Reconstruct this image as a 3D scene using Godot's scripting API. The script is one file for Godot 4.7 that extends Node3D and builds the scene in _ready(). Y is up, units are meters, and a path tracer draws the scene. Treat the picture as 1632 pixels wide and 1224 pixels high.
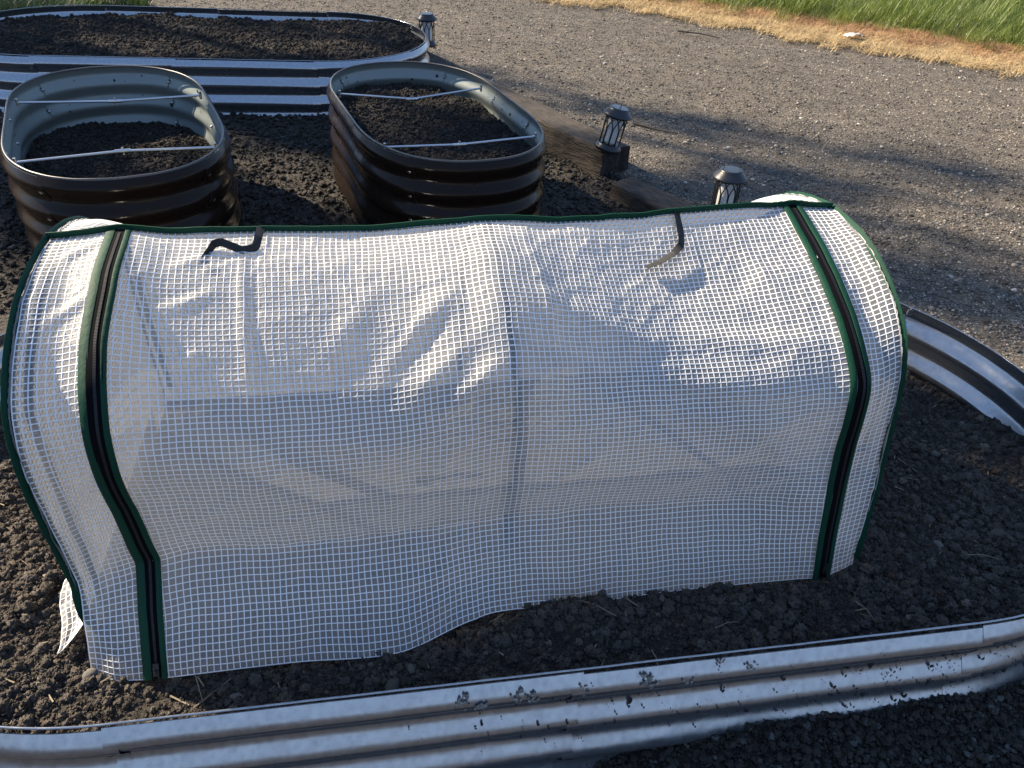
extends Node3D
# Garden beds with a small mesh greenhouse. Metres, y up. The camera stands at (0, 1.5, 0) and looks along -z.

var rng := RandomNumberGenerator.new()
var noise := FastNoiseLite.new()
var fine := FastNoiseLite.new()
var M := {}
var names := {}

# ---------------------------------------------------------------- helpers
func lin(r: float, g: float, b: float, a := 1.0) -> Color:
	var c := Color(r, g, b).linear_to_srgb()
	c.a = a
	return c

func sstep(a: float, b: float, x: float) -> float:
	var t := clampf((x - a) / (b - a), 0.0, 1.0)
	return t * t * (3.0 - 2.0 * t)

func bell(x: float, c: float, w: float) -> float:
	var d := (x - c) / w
	return exp(-d * d)

func numbered(called: String) -> String:
	var n: int = names.get(called, 0)
	names[called] = n + 1
	return called if n == 0 else "%s_%03d" % [called, n]

func tag(o: Node, label := "", category := "", group := "", kind := "") -> void:
	if label != "":
		o.set_meta("label", label)
	if category != "":
		o.set_meta("category", category)
	if group != "":
		o.set_meta("group", group)
	if kind != "":
		o.set_meta("kind", kind)

func base(called: String, at: Vector3, turn := 0.0) -> Node3D:
	var o := Node3D.new()
	o.name = numbered(called)
	add_child(o, true)
	o.position = at
	o.rotation.y = turn
	return o

class MB:
	var V := PackedVector3Array()
	var N := PackedVector3Array()
	var U := PackedVector2Array()
	var C := PackedColorArray()
	var I := PackedInt32Array()

	# P runs i fastest (nu), then j (nv); the face looks along du x dv
	func grid(P: PackedVector3Array, nu: int, nv: int, close_u := false, uv := PackedVector2Array(), col := PackedColorArray()) -> void:
		var at := V.size()
		for j in nv:
			for i in nu:
				var k := j * nu + i
				var i0 := i - 1
				var i1 := i + 1
				if close_u:
					i0 = (i + nu - 1) % nu
					i1 = (i + 1) % nu
				else:
					i0 = maxi(i0, 0)
					i1 = mini(i1, nu - 1)
				var du := P[j * nu + i1] - P[j * nu + i0]
				var dv := P[mini(j + 1, nv - 1) * nu + i] - P[maxi(j - 1, 0) * nu + i]
				var n := du.cross(dv)
				V.append(P[k])
				N.append(n.normalized() if n.length_squared() > 1e-18 else Vector3.UP)
		U.append_array(uv)
		C.append_array(col)
		var ni := nu if close_u else nu - 1
		for j in nv - 1:
			for i in ni:
				var a := at + j * nu + i
				var b := at + j * nu + (i + 1) % nu
				var c := b + nu
				var d := a + nu
				I.append(a); I.append(c); I.append(b)
				I.append(a); I.append(d); I.append(c)

	func tri(a: Vector3, b: Vector3, c: Vector3) -> void:   # looks along (b-a) x (c-a)
		var n := (b - a).cross(c - a).normalized()
		var at := V.size()
		V.append(a); V.append(b); V.append(c)
		for k in 3:
			N.append(n)
		I.append(at); I.append(at + 2); I.append(at + 1)

	func quad(a: Vector3, b: Vector3, c: Vector3, d: Vector3) -> void:
		var n := (b - a).cross(c - a).normalized()
		var at := V.size()
		V.append(a); V.append(b); V.append(c); V.append(d)
		for k in 4:
			N.append(n)
		I.append(at); I.append(at + 2); I.append(at + 1)
		I.append(at); I.append(at + 3); I.append(at + 2)

	func box(c: Vector3, x: Vector3, y: Vector3, z: Vector3) -> void:   # half axes
		quad(c - x - y + z, c + x - y + z, c + x + y + z, c - x + y + z)
		quad(c + x - y - z, c - x - y - z, c - x + y - z, c + x + y - z)
		quad(c + x - y + z, c + x - y - z, c + x + y - z, c + x + y + z)
		quad(c - x - y - z, c - x - y + z, c - x + y + z, c - x + y - z)
		quad(c - x + y + z, c + x + y + z, c + x + y - z, c - x + y - z)
		quad(c - x - y - z, c + x - y - z, c + x - y + z, c - x - y + z)

	func tube(pts: PackedVector3Array, r0: float, r1: float, sides := 8, closed := false) -> void:
		var P := PackedVector3Array()
		var n := pts.size()
		var up := Vector3.UP
		var t0 := (pts[1] - pts[0]).normalized()
		if absf(t0.y) > 0.9:
			up = Vector3.RIGHT
		var side := t0.cross(up).normalized()
		for j in (n + 1 if closed else n):
			var k := j % n
			var t: Vector3
			if closed:
				t = (pts[(k + 1) % n] - pts[(k + n - 1) % n]).normalized()
			else:
				t = (pts[mini(k + 1, n - 1)] - pts[maxi(k - 1, 0)]).normalized()
			side = (side - t * side.dot(t)).normalized()
			var w := side.cross(t).normalized()
			var r := lerpf(r0, r1, float(j) / maxf(1.0, n - 1))
			for i in sides:
				var a := TAU * i / sides
				P.append(pts[k] + (side * cos(a) + w * sin(a)) * r)
		grid(P, sides, n + 1 if closed else n, true)
		if not closed:
			cap(pts[0], P.slice(0, sides), false)
			cap(pts[n - 1], P.slice((n - 1) * sides, n * sides), true)

	func cap(mid: Vector3, ring: PackedVector3Array, ahead: bool) -> void:
		for i in ring.size():
			var a := ring[i]
			var b := ring[(i + 1) % ring.size()]
			if ahead:
				tri(mid, a, b)
			else:
				tri(mid, b, a)

	func lathe(prof: Array, sides := 24, at := Vector3.ZERO) -> void:
		var P := PackedVector3Array()
		for q in prof:
			for i in sides:
				var a := -TAU * i / sides
				P.append(at + Vector3(cos(a) * q[0], q[1], sin(a) * q[0]))
		grid(P, sides, prof.size(), true)

	# a closed profile swept along a path with given side and normal directions
	func sweep(path: PackedVector3Array, side: PackedVector3Array, nor: PackedVector3Array, prof: Array) -> void:
		var P := PackedVector3Array()
		for j in path.size():
			for q in prof:
				P.append(path[j] + side[j] * q[0] + nor[j] * q[1])
		grid(P, prof.size(), path.size(), true)
		cap(path[0], P.slice(0, prof.size()), false)
		cap(path[path.size() - 1], P.slice((path.size() - 1) * prof.size()), true)

	func commit() -> ArrayMesh:
		var a := []
		a.resize(Mesh.ARRAY_MAX)
		a[Mesh.ARRAY_VERTEX] = V
		a[Mesh.ARRAY_NORMAL] = N
		if U.size() == V.size():
			a[Mesh.ARRAY_TEX_UV] = U
		if C.size() == V.size():
			a[Mesh.ARRAY_COLOR] = C
		a[Mesh.ARRAY_INDEX] = I
		var m := ArrayMesh.new()
		m.add_surface_from_arrays(Mesh.PRIMITIVE_TRIANGLES, a)
		return m

func build(mb: MB, called: String, mat: Material, parent: Node = self, kind := "") -> MeshInstance3D:
	return put(mb.commit(), called, mat, parent, kind)

func put(mesh: Mesh, called: String, mat: Material, parent: Node = self, kind := "") -> MeshInstance3D:
	var o := MeshInstance3D.new()
	o.name = numbered(called) if parent == self else called
	o.mesh = mesh
	if mat:
		o.material_override = mat
	parent.add_child(o, true)
	if kind != "":
		o.set_meta("kind", kind)
	return o

func scatter(called: String, mesh: Mesh, mat: Material, T: Array, cols: PackedColorArray, parent: Node) -> MultiMeshInstance3D:
	var mm := MultiMesh.new()
	mm.transform_format = MultiMesh.TRANSFORM_3D
	mm.use_colors = cols.size() > 0
	mm.mesh = mesh
	mm.instance_count = T.size()
	for i in T.size():
		mm.set_instance_transform(i, T[i])
		if cols.size():
			mm.set_instance_color(i, cols[i])
	var o := MultiMeshInstance3D.new()
	o.name = numbered(called) if parent == self else called
	o.multimesh = mm
	o.material_override = mat
	parent.add_child(o, true)
	o.set_meta("kind", "stuff")
	return o

func noise_tex(freq: float, octaves: int, ramp: Array, size := 512, kind := FastNoiseLite.TYPE_SIMPLEX_SMOOTH, sd := 1) -> NoiseTexture2D:
	var f := FastNoiseLite.new()
	f.noise_type = kind
	f.frequency = freq
	f.fractal_octaves = octaves
	f.seed = sd
	var t := NoiseTexture2D.new()
	t.width = size
	t.height = size
	t.seamless = true
	t.noise = f
	if ramp.size():
		var g := Gradient.new()
		g.offsets = PackedFloat32Array(ramp.map(func(q): return q[0]))
		g.colors = PackedColorArray(ramp.map(func(q): return q[1]))
		t.color_ramp = g
	return t

func mat(albedo: Color, rough: float, metal := 0.0) -> StandardMaterial3D:
	var m := StandardMaterial3D.new()
	m.albedo_color = albedo
	m.roughness = rough
	m.metallic = metal
	m.cull_mode = BaseMaterial3D.CULL_DISABLED
	return m

func tri(m: StandardMaterial3D, scale: float) -> void:
	m.uv1_triplanar = true
	m.uv1_world_triplanar = true
	m.uv1_scale = Vector3.ONE * scale

func rock(sd: int, rough: float, sub: int) -> ArrayMesh:
	# a lumpy stone of about unit radius, from a subdivided icosahedron
	var f := FastNoiseLite.new()
	f.seed = sd
	f.frequency = 1.3
	f.fractal_octaves = 4
	f.fractal_gain = 0.6
	var t := (1.0 + sqrt(5.0)) / 2.0
	var v: Array = [Vector3(-1, t, 0), Vector3(1, t, 0), Vector3(-1, -t, 0), Vector3(1, -t, 0), Vector3(0, -1, t), Vector3(0, 1, t), Vector3(0, -1, -t), Vector3(0, 1, -t), Vector3(t, 0, -1), Vector3(t, 0, 1), Vector3(-t, 0, -1), Vector3(-t, 0, 1)]
	var fc: Array = [[0, 11, 5], [0, 5, 1], [0, 1, 7], [0, 7, 10], [0, 10, 11], [1, 5, 9], [5, 11, 4], [11, 10, 2], [10, 7, 6], [7, 1, 8], [3, 9, 4], [3, 4, 2], [3, 2, 6], [3, 6, 8], [3, 8, 9], [4, 9, 5], [2, 4, 11], [6, 2, 10], [8, 6, 7], [9, 8, 1]]
	var tris: Array = []
	for q in fc:
		tris.append([v[q[0]].normalized(), v[q[1]].normalized(), v[q[2]].normalized()])
	for s in sub:
		var nxt: Array = []
		for q in tris:
			var a: Vector3 = ((q[0] + q[1]) / 2).normalized()
			var b: Vector3 = ((q[1] + q[2]) / 2).normalized()
			var c: Vector3 = ((q[2] + q[0]) / 2).normalized()
			nxt.append([q[0], a, c]); nxt.append([a, q[1], b]); nxt.append([c, b, q[2]]); nxt.append([a, b, c])
		tris = nxt
	var st := SurfaceTool.new()
	st.begin(Mesh.PRIMITIVE_TRIANGLES)
	st.set_smooth_group(0 if sub > 0 else -1)
	for q in tris:
		for k in [0, 2, 1]:
			var p: Vector3 = q[k]
			st.add_vertex(p * (1.0 + rough * f.get_noise_3dv(p * 1.6 + Vector3(sd, 0, 0))) * Vector3(1.0, 0.8, 0.9))
	st.index()
	st.generate_normals()
	return st.commit()

# ---------------------------------------------------------------- start
func _ready() -> void:
	rng.seed = 7
	noise.seed = 3
	noise.noise_type = FastNoiseLite.TYPE_SIMPLEX_SMOOTH
	noise.frequency = 1.0
	noise.fractal_octaves = 3
	fine.seed = 11
	fine.noise_type = FastNoiseLite.TYPE_SIMPLEX_SMOOTH
	fine.frequency = 1.0
	fine.fractal_octaves = 1
	make_camera()
	materials()
	make_ground()
	make_gravel()
	make_verge()
	make_beds()
	make_timbers()
	make_greenhouse()
	make_lanterns()
	make_small_things()
	make_trees()

func make_camera() -> void:
	var p := deg_to_rad(35.79)
	var r := deg_to_rad(3.704)
	var fw := Vector3(0, -sin(p), -cos(p))
	var up := Vector3(0, cos(p), -sin(p))
	var rt := Vector3.RIGHT
	var cam := Camera3D.new()
	cam.name = "camera"
	cam.transform = Transform3D(Basis(rt * cos(r) + up * sin(r), up * cos(r) - rt * sin(r), -fw), Vector3(0, 1.5, 0))
	cam.fov = 53.06
	cam.near = 0.05
	cam.far = 600.0
	add_child(cam)
	cam.current = true
	var sky := Sky.new()
	var sm := ProceduralSkyMaterial.new()
	sm.sky_top_color = Color(0.31, 0.40, 0.535)
	sm.sky_horizon_color = Color(0.53, 0.60, 0.69)
	sm.sky_curve = 0.16
	sm.ground_bottom_color = Color(0.16, 0.14, 0.12)
	sm.ground_horizon_color = Color(0.30, 0.30, 0.26)
	sm.sun_angle_max = 12.0
	sky.sky_material = sm
	var env := Environment.new()
	env.background_mode = Environment.BG_SKY
	env.sky = sky
	env.background_energy_multiplier = 1.15
	env.tonemap_mode = Environment.TONE_MAPPER_LINEAR
	env.tonemap_exposure = 2.9
	env.sdfgi_enabled = true
	env.ssao_enabled = true
	env.ssil_enabled = true
	var we := WorldEnvironment.new()
	we.name = "environment"
	we.environment = env
	add_child(we)
	var sun := DirectionalLight3D.new()
	sun.name = "sun"
	sun.light_energy = 1.6
	sun.light_color = Color(1.0, 0.93, 0.82)
	sun.light_angular_distance = 0.55
	sun.shadow_enabled = true
	add_child(sun)
	sun.look_at_from_position(Vector3.ZERO, SUN, Vector3.UP)

var SUN := Vector3(cos(deg_to_rad(25.0)) * cos(deg_to_rad(35.0)), -sin(deg_to_rad(35.0)), sin(deg_to_rad(25.0)) * cos(deg_to_rad(35.0)))

func materials() -> void:
	var soil := mat(Color.WHITE, 0.95)
	soil.albedo_texture = noise_tex(0.02, 5, [[0.0, lin(.013, .0105, .008)], [0.45, lin(.025, .020, .015)], [0.75, lin(.041, .032, .024)], [1.0, lin(.062, .049, .038)]])
	soil.heightmap_enabled = true
	soil.heightmap_texture = noise_tex(0.03, 5, [], 512, FastNoiseLite.TYPE_CELLULAR, 4)
	soil.heightmap_scale = 1.2
	tri(soil, 2.6)
	M.soil = soil
	var clod := mat(Color.WHITE, 0.95)
	clod.vertex_color_use_as_albedo = true
	clod.heightmap_enabled = true
	clod.heightmap_texture = noise_tex(0.05, 4, [], 256, FastNoiseLite.TYPE_SIMPLEX_SMOOTH, 9)
	clod.heightmap_scale = 0.5
	tri(clod, 14.0)
	M.clod = clod
	var stone := mat(Color.WHITE, 0.85)
	stone.vertex_color_use_as_albedo = true
	M.stone = stone
	var gravel := mat(Color.WHITE, 0.95)
	gravel.albedo_texture = noise_tex(0.06, 4, [[0.0, lin(.038, .033, .027)], [0.45, lin(.084, .074, .060)], [0.7, lin(.138, .122, .100)], [1.0, lin(.23, .21, .178)]], 512, FastNoiseLite.TYPE_SIMPLEX_SMOOTH, 6)
	gravel.detail_enabled = true
	gravel.detail_blend_mode = BaseMaterial3D.BLEND_MODE_MUL
	gravel.detail_albedo = noise_tex(0.012, 4, [[0.0, Color(0.72, 0.70, 0.68)], [0.5, Color(0.95, 0.93, 0.90)], [1.0, Color(1, 1, 1)]], 512, FastNoiseLite.TYPE_SIMPLEX_SMOOTH, 8)
	gravel.heightmap_enabled = true
	gravel.heightmap_texture = noise_tex(0.06, 4, [], 512, FastNoiseLite.TYPE_CELLULAR, 5)
	gravel.heightmap_scale = 0.8
	tri(gravel, 1.7)
	M.gravel = gravel
	# galvanised steel
	var zinc := mat(lin(.43, .44, .455), 1.0, 0.85)
	zinc.roughness_texture = noise_tex(0.02, 4, [[0.0, Color(0.15, 0.15, 0.15)], [0.5, Color(0.21, 0.21, 0.21)], [1.0, Color(0.31, 0.31, 0.31)]], 512, FastNoiseLite.TYPE_SIMPLEX_SMOOTH, 12)
	zinc.albedo_texture = noise_tex(0.06, 4, [[0.0, Color(0.80, 0.81, 0.83)], [0.5, Color(0.94, 0.95, 0.96)], [1.0, Color(1, 1, 1)]], 512, FastNoiseLite.TYPE_CELLULAR, 13)
	zinc.heightmap_enabled = true
	zinc.heightmap_texture = noise_tex(0.01, 3, [], 512, FastNoiseLite.TYPE_SIMPLEX_SMOOTH, 14)
	zinc.heightmap_scale = 0.02
	tri(zinc, 2.3)
	M.zinc = zinc
	var brown := mat(lin(.012, .0078, .0058), 1.0, 0.0)
	brown.metallic_specular = 0.25
	brown.roughness_texture = noise_tex(0.02, 4, [[0.0, Color(0.13, 0.13, 0.13)], [1.0, Color(0.27, 0.27, 0.27)]], 512, FastNoiseLite.TYPE_SIMPLEX_SMOOTH, 22)
	brown.clearcoat_enabled = true
	brown.clearcoat = 0.05
	brown.clearcoat_roughness = 0.12
	brown.heightmap_enabled = true
	brown.heightmap_texture = zinc.heightmap_texture
	brown.heightmap_scale = 0.10
	tri(brown, 2.3)
	M.brown = brown
	var lining := mat(lin(.20, .23, .222), 1.0, 0.25)
	lining.roughness_texture = noise_tex(0.02, 3, [[0.0, Color(0.30, 0.30, 0.30)], [1.0, Color(0.48, 0.48, 0.48)]], 256, FastNoiseLite.TYPE_SIMPLEX_SMOOTH, 23)
	tri(lining, 2.0)
	M.lining = lining
	M.bolt = mat(lin(.55, .55, .54), 0.32, 1.0)
	M.rod = mat(lin(.50, .51, .54), 0.38, 0.9)
	M.edging = mat(lin(.10, .095, .09), 0.42, 0.3)
	# greenhouse
	var film := mat(lin(.17, .175, .18, .82), 0.5)
	film.metallic_specular = 0.4
	film.transparency = BaseMaterial3D.TRANSPARENCY_ALPHA
	film.backlight_enabled = true
	film.backlight = lin(.50, .50, .50)
	film.heightmap_enabled = true
	film.heightmap_texture = noise_tex(0.035, 4, [], 512, FastNoiseLite.TYPE_SIMPLEX_SMOOTH, 31)
	film.heightmap_scale = 0.10
	tri(film, 7.0)
	M.film = film
	var milky: StandardMaterial3D = film.duplicate()   # same sheeting, made denser at back and ends to keep frame shadows faint
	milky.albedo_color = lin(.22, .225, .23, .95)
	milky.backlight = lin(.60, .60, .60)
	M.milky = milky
	var thread := mat(lin(.90, .90, .90), 0.5)
	thread.backlight_enabled = true
	thread.backlight = lin(.45, .45, .45)
	M.thread = thread
	var green := mat(lin(.003, .038, .021), 0.65)
	green.metallic_specular = 0.3
	green.heightmap_enabled = true
	green.heightmap_texture = noise_tex(0.03, 3, [], 256, FastNoiseLite.TYPE_SIMPLEX_SMOOTH, 33)
	green.heightmap_scale = 0.07
	tri(green, 9.0)
	M.green = green
	M.zip = mat(lin(.003, .003, .004), 0.9)
	M.zip.metallic_specular = 0.2
	M.teeth = mat(lin(.012, .012, .013), 0.5)
	M.pole = mat(lin(.010, .026, .022), 0.4)
	M.strap = mat(lin(.009, .009, .010), 0.7)
	# lanterns
	M.black = mat(lin(.012, .013, .016), 0.38)
	M.candle = mat(lin(.66, .66, .63), 0.55)
	M.solar = mat(lin(.035, .040, .034), 0.22)
	# timber
	var wood := mat(Color.WHITE, 0.9)
	wood.albedo_texture = noise_tex(0.02, 5, [[0.0, lin(.014, .011, .008)], [0.4, lin(.036, .027, .020)], [0.7, lin(.068, .052, .038)], [1.0, lin(.12, .095, .07)]], 512, FastNoiseLite.TYPE_SIMPLEX_SMOOTH, 41)
	wood.heightmap_enabled = true
	wood.heightmap_texture = noise_tex(0.02, 5, [], 512, FastNoiseLite.TYPE_SIMPLEX_SMOOTH, 41)
	wood.heightmap_scale = 1.0
	wood.uv1_triplanar = true
	wood.uv1_scale = Vector3(0.9, 9.0, 9.0)
	M.wood = wood
	var bark := mat(lin(.08, .065, .05), 0.95)
	M.bark = bark
	var leaf := mat(Color.WHITE, 0.6)
	leaf.vertex_color_use_as_albedo = true
	leaf.backlight_enabled = true
	leaf.backlight = lin(.5, .5, .5)
	M.leaf = leaf
	var grass := mat(Color.WHITE, 0.5)
	grass.vertex_color_use_as_albedo = true
	grass.backlight_enabled = true
	grass.backlight = lin(.7, .7, .7)
	M.grass = grass
	var dry := mat(Color.WHITE, 0.75)
	dry.vertex_color_use_as_albedo = true
	M.dry = dry
	M.scrap = mat(lin(.34, .34, .33), 0.8)

# ---------------------------------------------------------------- the ground
func mound(x: float, z: float) -> float:
	# soil heaped against the front bed on the right-hand side
	return 0.085 * sstep(0.18, 0.48, x + 0.25 * (z + 0.8) + 0.05 * noise.get_noise_2d(z * 3.0, 7.0)) * sstep(-2.4, -1.4, z) * (1.0 - 0.5 * sstep(1.6, 2.2, x))

func ground_y(x: float, z: float) -> float:
	return mound(x, z) + 0.018 * noise.get_noise_2d(x * 0.9, z * 0.9) + 0.012 * noise.get_noise_2d(x * 4.0 + 9.0, z * 4.0)

func gravel_mask(x: float, z: float) -> float:
	# above zero where the drive is
	var g := (x - 0.556) * 0.81 - (z + 4.134) * 0.586
	var w := 0.09 * noise.get_noise_2d(x * 1.3, z * 1.3 + 40.0)
	var a := g + 0.10 + w
	var b := minf(-6.35 - z, x + 3.7) + w * 3.0
	return minf(maxf(a, b), 0.2 - verge_n(x, z) + w)

func verge_n(x: float, z: float) -> float:
	return (x - 0.87) * 0.466 - (z + 9.56) * 0.885

func make_ground() -> void:
	var mb := MB.new()
	var P := PackedVector3Array()
	var nu := 281
	var nv := 311
	for j in nv:
		for i in nu:
			var x := -6.0 + 0.05 * i
			var z := 2.5 - 0.05 * j
			P.append(Vector3(x, ground_y(x, z) - (0.004 if gravel_mask(x, z) < 0.1 else 0.03), z))
	mb.grid(P, nu, nv)
	var far := 300.0
	var y := -0.06
	mb.quad(Vector3(-far, y, far), Vector3(far, y, far), Vector3(far, y, 2.45), Vector3(-far, y, 2.45))
	mb.quad(Vector3(-far, y, -12.95), Vector3(far, y, -12.95), Vector3(far, y, -far), Vector3(-far, y, -far))
	mb.quad(Vector3(-far, y, 2.45), Vector3(-5.95, y, 2.45), Vector3(-5.95, y, -12.95), Vector3(-far, y, -12.95))
	mb.quad(Vector3(7.95, y, 2.45), Vector3(far, y, 2.45), Vector3(far, y, -12.95), Vector3(7.95, y, -12.95))
	var o := build(mb, "ground", M.soil)
	tag(o, "", "", "", "structure")
	# crumbs and small stones lying on the bare soil
	var T := [[], [], []]
	var C := [PackedColorArray(), PackedColorArray(), PackedColorArray()]
	for k in 120000:
		var x := 0.0
		var z := 0.0
		if k % 3 == 0:
			x = rng.randf_range(0.1, 1.7)
			z = rng.randf_range(-1.0, -0.45)
		else:
			x = rng.randf_range(-3.4, 1.7)
			z = rng.randf_range(-5.6, -2.3)
		if gravel_mask(x, z) > 0.06:
			continue
		var r := 0.0022 * pow(rng.randf(), -0.55)
		r = minf(r, 0.015)
		if k % 3 == 0:
			r = minf(r * 0.65, 0.009)
		var v := k % 3
		T[v].append(Transform3D(Basis.from_euler(Vector3(rng.randf() * 6, rng.randf() * 6, rng.randf() * 6)).scaled(Vector3(r, r * 0.8, r)), Vector3(x, ground_y(x, z) + r * 0.25, z)))
		var b := rng.randf_range(0.018, 0.042)
		C[v].append(Color(b, b * 0.80, b * 0.62) if rng.randf() > 0.12 else Color(b * 2.4, b * 2.3, b * 2.15))
	for v in 3:
		var s := scatter("soil_crumbs", rock(20 + v, 1.1, 1), M.clod, T[v], C[v], self)
		tag(s, "loose dark soil crumbs and pebbles on the ground between the beds", "soil crumbs", "loose crumbs on the ground")

func make_gravel() -> void:
	var x0 := -4.5
	var z0 := 0.6
	var d := 0.06
	var nu := 215
	var nv := 215
	var mb := MB.new()
	var idx := {}
	for j in nv:
		for i in nu:
			var x := x0 + d * i
			var z := z0 - d * j
			mb.V.append(Vector3(x, ground_y(x, z) + 0.008 + 0.02 * noise.get_noise_2d(x * 0.5 + 20.0, z * 1.1) - 0.03 * (1.0 - sstep(-0.06, 0.08, gravel_mask(x, z))), z))
	for j in nv:
		for i in nu:
			var du := mb.V[j * nu + mini(i + 1, nu - 1)] - mb.V[j * nu + maxi(i - 1, 0)]
			var dv := mb.V[mini(j + 1, nv - 1) * nu + i] - mb.V[maxi(j - 1, 0) * nu + i]
			mb.N.append(du.cross(dv).normalized())
	for j in nv - 1:
		for i in nu - 1:
			if gravel_mask(x0 + d * (i + 0.5), z0 - d * (j + 0.5)) < -0.05:
				continue
			var a := j * nu + i
			mb.I.append_array(PackedInt32Array([a, a + nu + 1, a + 1, a, a + nu, a + nu + 1]))
	var o := build(mb, "gravel_drive", M.gravel)
	tag(o, "", "", "", "structure")
	var T := [[], [], [], []]
	var C := [PackedColorArray(), PackedColorArray(), PackedColorArray(), PackedColorArray()]
	for k in 400000:
		var t := rng.randf()
		var z := -1.0 - 9.8 * t
		var x := rng.randf_range(-0.8 + 0.35 * z + (1.3 if z > -4.0 else 0.0), 1.9 - 0.62 * z)
		x = maxf(x, -3.9)
		var m := gravel_mask(x, z)
		if m < 0.0 or (m < 0.1 and rng.randf() > 0.4):
			continue
		var r := 0.0034 * pow(rng.randf(), -0.25)
		r = minf(r, 0.016)
		var v := k % 4
		T[v].append(Transform3D(Basis.from_euler(Vector3(rng.randf() * 6, rng.randf() * 6, rng.randf() * 6)).scaled(Vector3(r, r * 0.7, r)), Vector3(x, ground_y(x, z) + 0.008 + 0.02 * noise.get_noise_2d(x * 0.5 + 20.0, z * 1.1) + r * 0.15, z)))
		var b := 0.035 * pow(7.0, rng.randf())
		if rng.randf() < 0.08:
			b = rng.randf_range(0.26, 0.46)
		b *= 1.0 + 0.5 * noise.get_noise_2d((x * 0.885 + z * 0.466) * 0.35, (x * 0.466 - z * 0.885) * 2.2 + 60.0)
		b *= 1.02
		var w := rng.randf_range(0.82, 0.92)
		C[v].append(Color(b, b * w, b * w * w * 0.96))
	for v in 4:
		var s := scatter("gravel_stones", rock(30 + v, 0.35, 0), M.stone, T[v], C[v], self)
		tag(s, "small grey brown stones covering the gravel drive", "gravel", "gravel on the drive")

func blade_mesh(count: int, h: float, lean: float, w: float, sd: int, spread: float) -> ArrayMesh:
	var r := RandomNumberGenerator.new()
	r.seed = sd
	var mb := MB.new()
	for b in count:
		var a := r.randf() * TAU
		var dir := Vector3(cos(a), 0, sin(a))
		var side := Vector3(-dir.z, 0, dir.x)
		var root := Vector3(r.randf_range(-spread, spread), 0, r.randf_range(-spread, spread))
		var hh := h * r.randf_range(0.55, 1.0)
		var ll := lean * r.randf_range(0.4, 1.2)
		var ww := w * r.randf_range(0.7, 1.2)
		var P := PackedVector3Array()
		for j in 4:
			var t := j / 3.0
			var p := root + Vector3.UP * hh * (t - 0.35 * t * t * clampf(ll * 1.3, 0, 1.6)) + dir * hh * ll * t * t
			var s := side * ww * (1.0 - t * 0.92)
			P.append(p - s); P.append(p + s)
		mb.grid(P, 2, 4)
	return mb.commit()

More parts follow.
